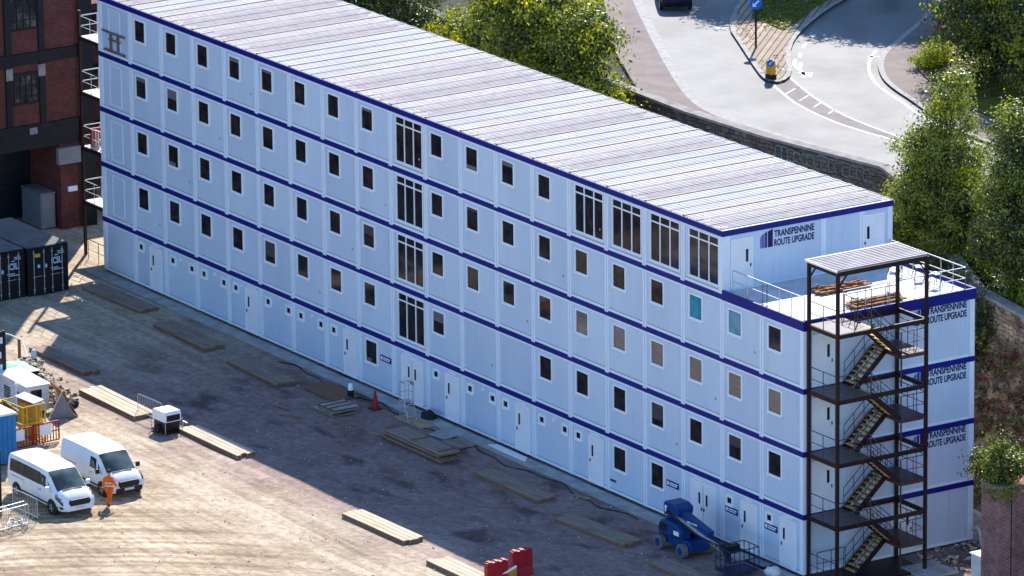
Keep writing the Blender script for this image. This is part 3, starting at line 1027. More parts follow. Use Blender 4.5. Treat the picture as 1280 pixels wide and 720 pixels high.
# ground floor doors on the front
def door_front(x0, x1, z0=0.2, z1=2.40, leaves=1):
    mb = MB()
    mb.box(x0 - 0.07, x0, -0.05, -0.001, z0, z1 + 0.07, 1)
    mb.box(x1, x1 + 0.07, -0.05, -0.001, z0, z1 + 0.07, 1)
    mb.box(x0, x1, -0.048, -0.001, z1, z1 + 0.07, 1)
    mb.box(x0, x1, -0.035, -0.001, z0, z1, 0)
    mb.box(x0 - 0.05, x1 + 0.05, -0.10, -0.002, z0 - 0.06, z0 - 0.005, 1)
    if leaves == 2:
        mb.box((x0 + x1) / 2 - 0.012, (x0 + x1) / 2 + 0.012, -0.039, -0.03, z0 + 0.02, z1 - 0.02, 2)
    mb.box(x0 + 0.2, x0 + 0.9, -0.06, -0.002, z1 + 0.13, z1 + 0.22, 1)     # light fitting over the door
    o = mb.build('door', ['door', 'white', 'gap'], B)
    hs, vs = MB(), MB()
    if leaves == 1:
        hs.box(x0 + 0.07, x0 + 0.11, -0.08, -0.034, 1.15, 1.3)
        vs.box(x0 + 0.2, x0 + 0.34, -0.042, -0.034, 1.45, 2.0)
    else:
        c = (x0 + x1) / 2
        for q in (-1, 1):
            hs.box(c + q * 0.1 - 0.02, c + q * 0.1 + 0.02, -0.08, -0.034, 1.1, 1.25)
            vs.box(c + q * 0.3 - 0.07, c + q * 0.3 + 0.07, -0.042, -0.034, 1.4, 1.95)
    hs.build('handle', 'gap', o)
    vs.build('vision_pane', 'glass', o)


for x0, x1 in ((4.8, 5.9), (14.5, 15.6), (24.1, 25.2), (33.6, 34.75), (39.95, 41.1), (46.35, 47.5), (59.1, 60.25), (62.25, 63.4)):
    door_front(x0, x1)
door_front(29.55, 31.4, leaves=2)
door_front(55.0, 56.9, leaves=2)

# infill door blanks on the first module of each upper storey
for s in range(1, 5):
    mb = MB()
    z = 3 * s
    mb.box(0.95, 0.99, -0.03, -0.001, z + 0.3, z + 2.45)
    mb.box(2.12, 2.16, -0.03, -0.001, z + 0.3, z + 2.45)
    mb.box(0.99, 2.12, -0.028, -0.001, z + 2.41, z + 2.45)
    mb.box(0.99, 2.12, -0.028, -0.001, z + 0.3, z + 0.34)
    mb.box(1.02, 2.09, -0.014, -0.001, z + 0.37, z + 2.38, 1)
    mb.build('blank_door_panel', ['trim', 'panel'], B)

# small navy room signs beside the doors
for x0, z0 in ((27.5, 1.66), (52.9, 1.6), (57.76, 1.58), (60.96, 1.58)):
    mb = MB()
    mb.box(x0, x0 + 1.02, -0.03, -0.001, z0, z0 + 0.30)
    o = mb.build('room_sign', 'navy', B)
    q = MB()
    q.box(x0 + 0.06, x0 + 0.22, -0.036, -0.03, z0 + 0.07, z0 + 0.24)
    q.box(x0 + 0.28, x0 + 0.94, -0.036, -0.03, z0 + 0.165, z0 + 0.225)
    q.box(x0 + 0.28, x0 + 0.86, -0.036, -0.03, z0 + 0.075, z0 + 0.125)
    q.build('sign_text', 'white', o)
mb = MB()
for x in (6.95 + 0.9, 11.3, 13.95, 20.9, 30.4, 36.9, 43.2, 55.9):
    mb.box(x, x + 0.14, -0.08, -0.001, 2.35, 2.5)
mb.build('bulkhead_light', 'white', B)
mb = MB()
mb.box(48.15, 48.6, -0.045, -0.001, 0.62, 0.72)
mb.build('air_vent', 'gap', B)


# end wall doors and route lettering
def door_end(x, y0, z0, z1=2.30, flip=False):
    mb = MB()
    y1 = y0 + 1.12
    mb.box(x + 0.001, x + 0.05, y0 - 0.07, y0, z0, z0 + z1 + 0.07, 1)
    mb.box(x + 0.001, x + 0.05, y1, y1 + 0.07, z0, z0 + z1 + 0.07, 1)
    mb.box(x + 0.001, x + 0.048, y0, y1, z0 + z1, z0 + z1 + 0.07, 1)
    mb.box(x + 0.001, x + 0.035, y0, y1, z0, z0 + z1, 0)
    o = mb.build('door', ['door', 'white'], B)
    q, h = MB(), MB()
    yy = y0 + 0.2 if flip else y1 - 0.34
    q.box(x + 0.034, x + 0.042, yy, yy + 0.14, z0 + 1.2, z0 + 1.8)
    hy = y0 + 0.06 if flip else y1 - 0.1
    h.box(x + 0.034, x + 0.08, hy, hy + 0.04, z0 + 0.95, z0 + 1.1)
    q.build('vision_pane', 'glass', o)
    h.build('handle', 'gap', o)


door_end(XT, 0.50, 12.15, flip=False)
door_end(XT, 7.96, 12.15, flip=True)
for s in (1, 2, 3):
    door_end(X1, 0.50, 3 * s + 0.12)
door_end(X1, 5.0, 0.25)
for x, y, z in ((XT, 2.11, 13.83), (X1, 6.13, 10.95), (X1, 6.13, 7.98), (X1, 6.13, 4.97)):
    mb = MB()
    mb.box(x + 0.0005, x + 0.002, y - 0.02, y, z, z + 0.01)
    sg = MB()
    bars = ((0.00, 0.07, 0.60), (0.09, 0.12, 0.66), (0.24, 0.15, 0.72), (0.43, 0.28, 0.78))
    for j, (dy, wd, h) in enumerate(bars):
        pts = [(y + dy, z), (y + dy + wd, z), (y + dy + wd, z + h + 0.02 * (j + 1)), (y + dy, z + h - 0.02)]
        if j == 0:
            pts = [(y + dy, z + 0.04), (y + dy + wd, z), (y + dy + wd, z + h), (y + dy, z + h - 0.08)]
        sg.extr(pts, 'x', x + 0.002, x + 0.008, j)
    o = sg.build('route_sign', ['ink3', 'ink3', 'ink2', 'ink'], B)
    text_part('lettering', 'TRANSPENNINE', 2.26, 0.335, 'ink', o, face_x(x + 0.006, y + 0.79, z + 0.425))
    text_part('lettering', 'ROUTE UPGRADE', 2.26, 0.335, 'ink', o, face_x(x + 0.006, y + 0.79, z))

# base skids under the block and the pipe at the back corner
mb = MB()
mb.box(X0 + 0.2, X1 - 0.2, 0.12, D - 0.1, -0.1, 0.098)
mb.build('base_skid', 'gap', B)

# steel lifting frame hanging on the top left module
t = thing('lifting_frame', 'rusty brown steel lifting frame hung on the top left cabin wall', 'frame', (1.6, -0.1, 12.2))
mb = MB()
for x0, x1, z in ((0.42, 2.72, 13.24), (0.62, 2.75, 12.27)):
    mb.bar((x0, -0.1, z), (x1, -0.1, z), 0.09, 0.09)
mb.build('cross_beam', 'ridge', t, world=True)
mb = MB()
for x in (1.35, 2.1):
    mb.bar((x, -0.14, 12.27), (x, -0.14, 13.24), 0.11, 0.08)
mb.bar((1.08, -0.11, 12.88), (2.28, -0.11, 12.88), 0.07)
mb.build('upright', 'ridge', t, world=True)


# ------------------------------------------------------------------ stair towers
def railing(mb, p, q, h=1.1, posts=3, r=0.022, mid=(0.55,)):
    p, q = Vector(p), Vector(q)
    up = Vector((0, 0, 1))
    mb.tube([p + up * h, q + up * h], r, 6)
    for m_ in mid:
        mb.tube([p + up * m_, q + up * m_], r * 0.8, 6)
    for i in range(posts):
        a = p.lerp(q, i / max(1, posts - 1))
        mb.tube([a, a + up * h], r, 6)


def stair_tower(loc, wx, ly, label, levels, top, canopy=True, sx=1):
    """loc = near corner; wx out from the building, ly along +y; sx = -1 mirrors it"""
    T = thing('stair_tower', label, 'staircase', loc)
    X = lambda x: x * sx
    def bx(mb, x0, x1, *a):
        x0, x1 = sorted((X(x0), X(x1)))
        mb.box(x0, x1, *a)
    for px, py in ((0, 0), (wx, 0), (wx, ly), (0, ly)):
        mb = MB()
        bx(mb, px - 0.07, px + 0.07, py - 0.07, py + 0.07, 0, top)
        bx(mb, px - 0.18, px + 0.18, py - 0.18, py + 0.18, 0, 0.03)
        mb.build('post', 'steel', T)
    if canopy:
        mb = MB()
        for a, b_ in (((0, 0), (wx, 0)), ((wx, 0), (wx, ly)), ((wx, ly), (0, ly)), ((0, ly), (0, 0))):
            mb.bar((X(a[0]), a[1], top - 0.06), (X(b_[0]), b_[1], top - 0.06), 0.1, 0.22)
        for py, s_ in ((0, 1), (ly, -1)):
            for px in (0, wx):
                mb.bar((X(px), py, top - 0.75), (X(px), py + s_ * 0.5, top - 0.15), 0.06)
        o = mb.build('canopy_frame', 'steel', T)
        mb = MB()
        pr = []
        xx = -0.12
        while xx < wx + 0.05:
            pr += [(xx, top + 0.06), (xx + 0.03, top + 0.12), (xx + 0.11, top + 0.12), (xx + 0.14, top + 0.06)]
            xx += 0.22
        n_ = len(pr)
        v_ = [(X(x), y, z) for y in (-0.12, ly + 0.12) for x, z in pr]
        mb.add(v_, [(i, i + 1, n_ + i + 1, n_ + i) for i in range(n_ - 1)])
        mb.build('canopy_sheet', 'canopy', o)
        mb = MB()
        bx(mb, -0.14, wx + 0.14, -0.16, -0.12, top + 0.04, top + 0.13)
        bx(mb, -0.16, -0.12, -0.16, ly + 0.16, top + 0.04, top + 0.13)
        mb.build('canopy_edge', 'white', o)
    sy = ly * 0.38             # storey landing length
    my = ly * 0.72             # start of the half landing
    prev = 0
    for li, z in enumerate(levels):
        mb = MB()              # rim beams round the frame
        for a, b_ in (((0, 0), (wx, 0)), ((wx, 0), (wx, ly)), ((wx, ly), (0, ly)), ((0, ly), (0, 0))):
            mb.bar((X(a[0]), a[1], z - 0.12), (X(b_[0]), b_[1], z - 0.12), 0.09, 0.2, 1)
        bx(mb, 0.02, wx, 0.0, sy, z - 0.05, z)
        mb.bar((X(0), sy, z - 0.1), (X(wx), sy, z - 0.1), 0.06, 0.14, 1)
        mb.build('storey_landing', ['treadtop', 'steel'], T)
        mid = (prev + z) / 2
        mb = MB()
        bx(mb, 0.02, wx, my, ly, mid - 0.05, mid)
        for a, b_ in (((0, my), (wx, my)), ((wx, my), (wx, ly)), ((wx, ly), (0, ly)), ((0, my), (0, ly))):
            mb.bar((X(a[0]), a[1], mid - 0.1), (X(b_[0]), b_[1], mid - 0.1), 0.06, 0.16)
        mb.bar((X(wx - .05), my + .03, mid - 1.5 if prev else 0), (X(wx - .05), my + .03, mid - .1), 0.06)
        mb.build('half_landing', 'grating', T)
        for fl in range(2):
            if fl == 0:
                xa, xb, ya, yb, za, zb_ = 0.12, wx * 0.47, sy, my, prev, mid
            else:
                xa, xb, ya, yb, za, zb_ = wx * 0.53, wx - 0.05, my, sy, mid, z
            mb = MB()
            for xs in (xa, xb):
                mb.bar((X(xs), ya, za - 0.02), (X(xs), yb, zb_ - 0.02), 0.05, 0.24)
            for f_ in (0.05, 0.5, 0.95):
                mb.bar((X(xa), ya + (yb - ya) * f_, za - 0.06 + (zb_ - za) * f_), (X(xb), ya + (yb - ya) * f_, za - 0.06 + (zb_ - za) * f_), 0.05)
            o = mb.build('stair_flight', 'steel', T)
            mb = MB()
            nst = 8
            for k_ in range(nst):
                f_ = (k_ + 0.6) / nst
                yc, zc = ya + (yb - ya) * f_, za + (zb_ - za) * (k_ + 1) / (nst + 0.0) - 0.02
                bx(mb, xa + 0.03, xb - 0.03, yc - 0.12, yc + 0.12, zc - 0.03, zc)
            mb.build('treads', 'tread', o)
            for xs in (xa, xb):
                mb = MB()
                p, q = Vector((X(xs), ya, za)), Vector((X(xs), yb, zb_))
                for h in (0.55, 1.0):
                    mb.tube([p + Vector((0, 0, h)), q + Vector((0, 0, h))], 0.02, 6)
                for k_ in range(4):
                    a = p.lerp(q, k_ / 3)
                    mb.tube([a, a + Vector((0, 0, 1.0))], 0.018, 6)
                mb.build('handrail', 'darkrail', o)
        mb = MB()
        railing(mb, (X(0), 0, z), (X(wx), 0, z), posts=3)
        railing(mb, (X(wx), 0, z), (X(wx), sy, z), posts=3)
        mb.build('guard_rail', 'darkrail', T)
        mb = MB()
        railing(mb, (X(wx), my, mid), (X(wx), ly, mid), posts=3)
        railing(mb, (X(wx), ly, mid), (X(0.1), ly, mid), posts=4)
        if z == levels[-1]:
            mb.build('guard_rail', 'darkrail', T)
            mb = MB()
            railing(mb, (X(0.1), sy, z), (X(0.1), ly, z), posts=5)
            railing(mb, (X(0.1), sy + .02, z), (X(wx * .5), sy + .02, z), posts=3)
        mb.build('guard_rail', 'darkrail', T)
        prev = z
    mb = MB()                  # ground plate and rail
    bx(mb, -0.05, wx + 0.1, -0.05, ly + 0.1, 0.0, 0.1)
    mb.build('base_frame', 'steel', T)
    mb = MB()
    railing(mb, (X(0.1), 0, 0.1), (X(wx), 0, 0.1), posts=3)
    railing(mb, (X(0.25), 0.3, 0.1), (X(0.25), sy, 0.1), posts=3)
    mb.build('guard_rail', 'darkrail', T)
    return T


stair_tower((64.18, 0.18, 0), 2.24, 4.95, 'dark oxide red steel stair tower with canopy roof against the right end wall', (3, 6, 9, 12.1), 15.0)

# fire escape on the far left end
T = thing('fire_escape', 'dark steel fire escape platforms at the left end of the cabins beside the mill', 'staircase', (-3.5, 0.75, 0))
for px, py in ((-3.5, 0.75), (-3.5, 4.0), (-0.3, 4.0)):
    mb = MB()
    mb.box(px - 0.07, px + 0.07, py - 0.07, py + 0.07, 0, 13.4 if py < 1 else 12)
    mb.build('post', 'steel', T, world=True)
for z in (3, 6, 9, 12):
    mb = MB()
    mb.box(-3.5, -0.2, 0.75, 2.6, z - 0.06, z)
    mb.bar((-3.5, 0.75, z - 0.1), (-0.2, 0.75, z - 0.1), 0.08, 0.2, 1)
    mb.bar((-3.5, 0.75, z - 0.1), (-3.5, 4.0, z - 0.1), 0.08, 0.2, 1)
    mb.build('platform', ['linen', 'steel'], T, world=True)
    mb = MB()
    railing(mb, (-3.5, 0.75, z), (-3.5, 4.0, z), posts=4, r=0.028)
    railing(mb, (-3.5, 0.75, z), (-0.2, 0.75, z), posts=4, r=0.02)
    mb.build('guard_rail', 'galv', T, world=True)
    mb = MB()
    za = z - 3
    for xx in (-2.9, -2.0):
        mb.bar((xx, 2.6, za + 3), (xx, 4.9, za + 1.5), 0.05, 0.22)
    for k in range(8):
        mb.box(-2.9, -2.0, 2.65 + k * 0.28, 2.9 + k * 0.28, za + 2.8 - k * 0.18, za + 2.83 - k * 0.18)
    mb.build('stair_flight', 'steel', T, world=True)
mb = MB()
railing(mb, (-2.6, 0.4, 0), (-0.4, 0.4, 0), posts=3)
mb.build('ground_rail', 'darkrail', T, world=True)

# red barrier parked on the second platform
t = thing('plastic_barrier', 'red and white plastic barrier standing on the fire escape platform', 'barrier', (-2.4, 0.95, 6))
mb = MB()
mb.box(-2.95, -2.8, 0.9, 1.5, 6.02, 7.05)
mb.build('end_frame', 'red', t, world=True)
mb = MB()
for k in range(8):
    mb.bar((-2.7 + k * 0.28, 1.1, 6.1), (-2.7 + k * 0.28, 1.1, 6.95), 0.05)
mb.bar((-2.8, 1.1, 6.95), (-0.5, 1.1, 6.95), 0.06)
mb.bar((-2.8, 1.1, 6.5), (-0.5, 1.1, 6.5), 0.06)
mb.bar((-2.8, 1.1, 6.1), (-0.5, 1.1, 6.1), 0.06)
mb.build('mesh_panel', 'tape', t, world=True)

# ------------------------------------------------------------------ terrace
def rail_thing(label, pts, posts, r=0.026):
    t_ = thing('guard_rail', label, 'railing', pts[0], group='guard rails round the roof terrace')
    a, b_ = MB(), MB()
    for (p, q), n_ in zip(zip(pts[:-1], pts[1:]), posts):
        p, q = Vector(p), Vector(q)
        up = Vector((0, 0, 1))
        a.tube([p + up * 1.1, q + up * 1.1], r, 6)
        a.tube([p + up * 0.58, q + up * 0.58], r * 0.8, 6)
        for i in range(n_):
            e = p.lerp(q, i / (n_ - 1))
            b_ = MB()
            b_.tube([e, e + up * 1.1], r * 0.95, 6)
            b_.box(e.x - 0.06, e.x + 0.06, e.y - 0.06, e.y + 0.06, e.z, e.z + 0.015)
            b_.build('upright', 'galv', t_, world=True)
    a.build('rail', 'galv', t_, world=True)


rail_thing('galvanised guard rail along the front edge of the roof terrace', [(58.0, 0.25, 12.1), (60.4, 0.25, 12.1), (60.75, 0.25, 12.1), (63.7, 0.25, 12.1)], (3, 2, 4))
rail_thing('white guard rail along the back and far right corner of the terrace', [(57.8, 9.3, 12.1), (60.6, 9.3, 12.1), (60.9, 9.3, 12.1), (63.75, 9.3, 12.1), (63.75, 5.0, 12.1)], (4, 2, 4, 4))
rail_thing('thin guard rail between the terrace and the stair tower', [(63.75, 2.4, 12.1), (63.75, 4.9, 12.1)], (3,))

for nm, lab, cx, cy, L_ in (('timber_bundle', 'bundle of brown timber boards lying on the terrace close to the end wall shade', 60.1, 4.75, 2.9),
                            ('timber_bundle', 'bundle of brown timber boards with offcuts near the terrace edge behind the stair tower', 63.0, 4.7, 2.9)):
    t = thing(nm, lab, 'timber', (cx, cy, 12.08), group='timber bundles on the roof terrace')
    mb = MB()
    rr = random.Random(int(cx * 10))
    for k in range(5):
        xo = -0.4 + k * 0.2
        dy = rr.uniform(-0.12, 0.12)
        mb.box(xo, xo + 0.17, -L_ / 2 + dy, L_ / 2 + dy, 0.10, 0.16)
        if k % 2:
            mb.box(xo - .05, xo + 0.13, -L_ / 2 + dy + .3, L_ / 2 + dy - .2, 0.163, 0.22)
    mb.build('boards', 'brown', t)
    for yy in (-1.1, 0, 1.1):
        mb = MB()
        mb.box(-0.5, 0.65, yy - 0.05, yy + 0.05, 0, 0.098)
        mb.build('bearer', 'timber2', t)
    mb = MB()
    for k in range(9):
        a = rr.uniform(0, 3.1)
        px, py = rr.uniform(-0.3, 0.5), rr.uniform(-1.2, 1.2)
        mb.bar((px, py, 0.26 + .01 * k), (px + 0.35 * math.cos(a), py + 0.35 * math.sin(a), 0.27 + .01 * k), 0.1, 0.05)
    mb.build('offcuts', 'endgrain', t)


def stool(name, label, loc, rz, first=None):
    if first:
        return dup(first, loc, rz, label)
    t_ = thing(name, label, 'stool', loc, rz, group='folding stools on the terrace')
    mb = MB()
    mb.box(-0.2, 0.2, -0.2, 0.2, 0.62, 0.66)
    mb.build('seat', 'white', t_)
    for sx_, sy_ in ((-1, -1), (1, -1), (1, 1), (-1, 1)):
        mb = MB()
        mb.tube([(sx_ * 0.25, sy_ * 0.22, 0), (sx_ * 0.13, sy_ * 0.16, 0.62)], 0.016, 6)
        mb.build('leg', 'darkrail', t_)
    for q in (-0.2, 0.2):
        mb = MB()
        mb.tube([(-0.22, q, 0.2), (0.22, q, 0.2)], 0.012, 6)
        mb.build('crossbar', 'darkrail', t_)
    return t_


st = stool('folding_stool', 'small white stool nearest the back rail corner of the terrace', (62.4, 8.6, 12.085), 0.3)
for loc, rz, lab in (((61.0, 8.7, 12.085), 1.0, 'small white stool second from the terrace corner along the back rail'),
                     ((59.9, 8.5, 12.085), 0.1, 'small white stool in the middle of the back row on the terrace'),
                     ((58.9, 8.8, 12.085), 0.7, 'small white stool closest to the terrace door')):
    stool('folding_stool', lab, loc, rz, st)

# ------------------------------------------------------------------ brick mill on the left
MX = -8.6
Ml = thing('brick_mill', 'dark red brick mill with black iron beams and barred windows', 'building', (MX, 0, 0))
mb = MB()
mb.box(MX - 16, MX, 2.2, 4.3, 0, 21, 0)
mb.box(MX - 16, MX, -7, 2.2, 4.78, 21, 0)
mb.box(MX - 16, MX, -60, -7, 0, 21, 0)
mb.box(MX - 16, MX - 3.4, -7, 2.2, 0, 4.78, 0)
mb.build('wall', 'brickd', Ml, world=True)
for z0, z1 in ((9.5, 10.12), (5.32, 6.14), (14.2, 14.75)):
    mb = MB()
    mb.box(MX - 0.1, MX + 0.14, -60, 3.5, z0, z1)
    mb.build('iron_beam', 'iron', Ml, world=True)
mb = MB()
mb.box(MX - 0.1, MX + 0.09, -60, 3.5, 4.79, 5.318)
mb.build('opening_lintel', 'iron', Ml, world=True)
for y in (-5.6, -1.03, 1.02):
    for z0, z1 in ((6.145, 9.495), (10.125, 14.195), (14.755, 19)):
        mb = MB()
        mb.box(MX - 0.1, MX + 0.11, y, y + 0.36, z0, z1)
        mb.build('iron_column', 'iron', Ml, world=True)
mb = MB()
mb.box(MX - .05, MX + 0.16, 3.55, 4.3, 0, 20.8)
mb.build('corner_column', 'iron', Ml, world=True)
for y0, y1, z0, z1 in ((-0.62, 0.98, 11.5, 13.7), (-0.5, 0.92, 7.42, 8.9), (-5.0, -2.5, 11.5, 13.7), (-5.0, -2.6, 7.42, 8.9)):
    mb = MB()
    mb.box(MX, MX + 0.06, y0 - 0.12, y1 + 0.12, z0 - 0.12, z0)
    mb.box(MX, MX + 0.05, y0 - 0.1, y1 + 0.1, z1, z1 + 0.18)
    for k in range(5):
        yy = y0 + (y1 - y0) * k / 4
        mb.box(MX, MX + 0.05, yy - 0.03, yy + 0.03, z0, z1)
    for k in range(1, 5):
        zz = z0 + (z1 - z0) * k / 5
        mb.box(MX, MX + 0.047, y0, y1, zz - 0.02, zz + 0.02)
    o = mb.build('window', 'iron', Ml, world=True)
    mb = MB()
    mb.box(0.005, 0.02, y0, y1, z0, z1)
    mb.build('pane', 'glass_mill', o)
for y0 in (-1.03, 0.97):
    mb = MB()
    mb.box(MX, MX + 0.12, y0, y0 + 0.42, 8.75, 9.4)
    mb.build('stone_lintel', 'cope', Ml, world=True)
mb = MB()
for k in range(42):
    z = 0.1 + k * 0.11
    mb.box(MX - 3.4, MX - 3.33 + 0.02 * (k % 2), -6.9, 2.15, z, z + 0.105)
mb.build('roller_shutter', 'shutter', Ml, world=True)
mb = MB()
mb.box(MX, MX + 0.3, 1.95, 3.32, 3.7, 4.6)
mb.build('shutter_box', 'greymetal', Ml, world=True)
mb = MB()
mb.box(MX, MX + 0.2, 0.28, 0.75, 5.62, 5.98)
mb.build('bulkhead_lamp', 'greymetal', Ml, world=True)
mb = MB()
mb.box(MX, MX + 0.12, 2.6, 3.15, 2.08, 2.36)
mb.build('notice_plate', 'trim', Ml, world=True)
mb = MB()
mb.tube([(MX + 0.24, 3.45, 0), (MX + 0.24, 3.45, 20)], 0.08, 8)
mb.build('drainpipe', 'steel', Ml, world=True)
t = thing('rear_mill_wing', 'set back brick wing of the mill glimpsed between mill and cabins', 'building', (-15, 12, 0))
mb = MB()
mb.box(-34, -15, 5.0, 34, 0, 10.5)
mb.build('wall', 'brickd', t, world=True)
mb = MB()
for z in (3.4, 6.6, 9.6):
    mb.box(-15.05, -14.8, 5.0, 34, z, z + 0.5)
for y in (6, 11, 14, 17):
    mb.box(-15.05, -14.9, y, y + 1.4, 1, 3.6)
mb.build('iron_beam', 'iron', t, world=True)

# ------------------------------------------------------------------ containers
def container_end(name, label, loc, group):
    """20 ft container, doors on +x; local origin at the door end bottom corner on the +y side"""
    t_ = thing(name, label, 'container', loc, group=group)
    mb = MB()
    mb.box(-6.05, 0, -2.42, 0, 0.12, 2.56)
    for k in range(20):
        x = -5.9 + k * 0.29
        mb.box(x, x + 0.15, -0.0, 0.03, 0.2, 2.5)
    for y in (-2.42, -0.12):
        mb.box(-0.1, 0.03, y, y + 0.12, 0, 2.6)
    mb.box(-0.1, 0.03, -2.3, -0.12, 2.46, 2.6)
    mb.box(-0.1, 0.03, -2.3, -0.12, 0, 0.15)
    mb.build('shell', 'black', t_)
    mb = MB()
    pr = []
    x = -6.05
    while x < -0.1:
        pr += [(x, 2.6), (x + 0.05, 2.63), (x + 0.14, 2.63), (x + 0.19, 2.6)]
        x += 0.25
    pr.append((0.02, 2.6))
    n_ = len(pr)
    mb.add([(x, y, z) for y in (-2.42, 0.0) for x, z in pr], [(i, i + 1, n_ + i + 1, n_ + i) for i in range(n_ - 1)])
    mb.build('roof', 'controof', t_)
    for d in range(2):
        y0 = -2.29 + d * 1.09
        mb = MB()
        mb.box(0.0, 0.045, y0, y0 + 1.07, 0.17, 2.44)
        o = mb.build('door', 'black', t_)
        mb = MB()
        for yy in (0.22, 0.82):
            mb.tube([(0.09, y0 + yy, 0.1), (0.09, y0 + yy, 2.5)], 0.024, 6)
            for zz in (0.3, 1.0, 2.3):
                mb.box(0.044, 0.11, y0 + yy - 0.05, y0 + yy + 0.05, zz, zz + 0.06)
        mb.bar((0.1, y0 + 0.22, 1.05), (0.1, y0 + 0.65, 1.05), 0.03)
        mb.build('locking_bar', 'galv', o)
        if d == 1:
            text_part('lettering', 'ICSU', 0.66, 0.36, 'lettering', o, face_x(0.05, y0 + 0.2, 1.58))
            mb = MB()
            for zz, ya, yb in ((2.2, 0.55, 0.95), (2.1, 0.6, 0.98), (1.35, 0.15, 0.6), (1.25, 0.2, 0.9), (2.02, 0.4, 0.6)):
                mb.box(0.046, 0.05, y0 + ya, y0 + yb, zz, zz + 0.05)
            mb.build('data_plate', 'lettering', o)
        else:
            mb = MB()
            mb.box(0.046, 0.052, y0 + 0.3, y0 + 0.62, 2.08, 2.26)
            mb.build('hazard_label', 'yellow', o)
            mb = MB()
            mb.box(0.046, 0.052, y0 + 0.45, y0 + 0.6, 1.5, 1.66)
            mb.box(0.046, 0.052, y0 + 0.9, y0 + 1.02, 1.45, 1.65)
            mb.build('sticker', 'lettering', o)
    return t_


c1 = container_end('shipping_container', 'black shipping container with pale lettering, nearer the cabins', (2.1, -3.5, 0), 'black shipping containers by the mill')
dup(c1, (1.95, -6.02, 0), 0, 'black shipping container at the picture edge beyond its twin', 'black shipping containers by the mill')

t = thing('steel_cabinet', 'grey double door steel cabinet standing in the mill doorway before the shutter', 'cabinet', (-9.75, 1.2, 0), 0)
mb = MB()
mb.box(-1.45, 0.7, 0, 0.85, 0.08, 2.0)
mb.box(-1.5, 0.75, -0.04, 0.9, 2.0, 2.06)
mb.build('body', 'greymetal', t)
for x in (-1.4, -0.33):
    mb = MB()
    mb.box(x, x + 1.02, -0.03, -0.001, 0.14, 1.94)
    mb.build('door', 'greymetal', t)
mb = MB()
mb.box(0.701, 0.725, 0.06, 0.8, 0.14, 1.94)
mb.build('side_panel', 'greymetal', t)


# ------------------------------------------------------------------ timber mats
def mat_thing(label, x, y, L_, wd, h, dark, seed, rz=0.0):
    t_ = thing('timber_mat', label, 'timber mat', (x, y, 0), rz, group='timber bog mats laid out on the yard')
    rr = random.Random(seed)
    mb = MB()
    nb = 4
    bw = wd / nb
    for k in range(nb):
        a, b_ = rr.uniform(-0.14, 0.08), rr.uniform(-0.1, 0.14)
        zz = h - rr.uniform(0, 0.015)
        v0 = len(mb.m)
        mb.box(a, L_ + b_, k * bw + 0.012, (k + 1) * bw - 0.012, 0.015, zz, 0)
        for fi in (4, 5):
            mb.m[v0 + fi] = 1
        mb.m[v0 + 2] = 1
    mb.build('beam', ['timber2' if dark else 'timber', 'endgrain'], t_, bevel=0.012)  # mats lying in shade get the darker timber: shade put into the colour
    mb = MB()
    for x_ in (0.5, L_ * 0.5, L_ - 0.5):
        mb.tube([(x_, -0.02, h * 0.5), (x_, wd + 0.02, h * 0.5)], 0.02, 6)
    mb.build('tie_rod', 'iron', t_)


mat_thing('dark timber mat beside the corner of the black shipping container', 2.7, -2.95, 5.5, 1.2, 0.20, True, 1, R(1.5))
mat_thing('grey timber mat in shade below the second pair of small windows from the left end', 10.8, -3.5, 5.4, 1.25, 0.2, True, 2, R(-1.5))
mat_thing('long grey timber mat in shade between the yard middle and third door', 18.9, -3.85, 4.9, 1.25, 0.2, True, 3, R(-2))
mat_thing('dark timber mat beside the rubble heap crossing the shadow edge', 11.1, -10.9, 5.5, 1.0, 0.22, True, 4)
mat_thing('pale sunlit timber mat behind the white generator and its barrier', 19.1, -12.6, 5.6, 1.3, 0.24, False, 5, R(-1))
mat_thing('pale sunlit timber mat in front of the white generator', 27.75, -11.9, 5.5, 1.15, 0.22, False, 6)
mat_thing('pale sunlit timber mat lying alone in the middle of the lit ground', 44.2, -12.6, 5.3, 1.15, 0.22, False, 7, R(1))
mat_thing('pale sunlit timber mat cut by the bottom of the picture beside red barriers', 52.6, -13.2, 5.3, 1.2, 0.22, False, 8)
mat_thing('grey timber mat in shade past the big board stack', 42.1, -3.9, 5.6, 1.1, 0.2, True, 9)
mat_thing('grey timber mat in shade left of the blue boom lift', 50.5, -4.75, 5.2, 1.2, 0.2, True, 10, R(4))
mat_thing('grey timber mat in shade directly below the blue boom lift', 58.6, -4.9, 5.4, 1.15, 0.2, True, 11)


def board_stack(name, label, cat, loc, L_, wd, layers, th, seed, mats, rz=0, gapz=0.0):
    t_ = thing(name, label, cat, loc, rz)
    rr = random.Random(seed)
    z = 0.02
    for k in range(layers):
        mb = MB()
        dx, dy = rr.uniform(-0.16, 0.16), rr.uniform(-0.08, 0.08)
        nb = max(1, int(wd / 0.6))
        for j in range(nb):
            q = rr.uniform(-0.1, 0.1)
            mb.box(dx + q, dx + L_ + q * 0.5, dy + j * wd / nb + 0.01, dy + (j + 1) * wd / nb - 0.01, z, z + th)
        mb.build('board_layer', mats[k % len(mats)], t_, bevel=0.008)
        z += th + gapz
        if gapz:
            for x_ in (0.3, L_ / 2, L_ - 0.3):
                mb = MB()
                mb.box(x_ - 0.05, x_ + 0.05, 0.0, wd, z - gapz, z - 0.002)
                mb.build('bearer', 'endgrain', t_)
    return t_


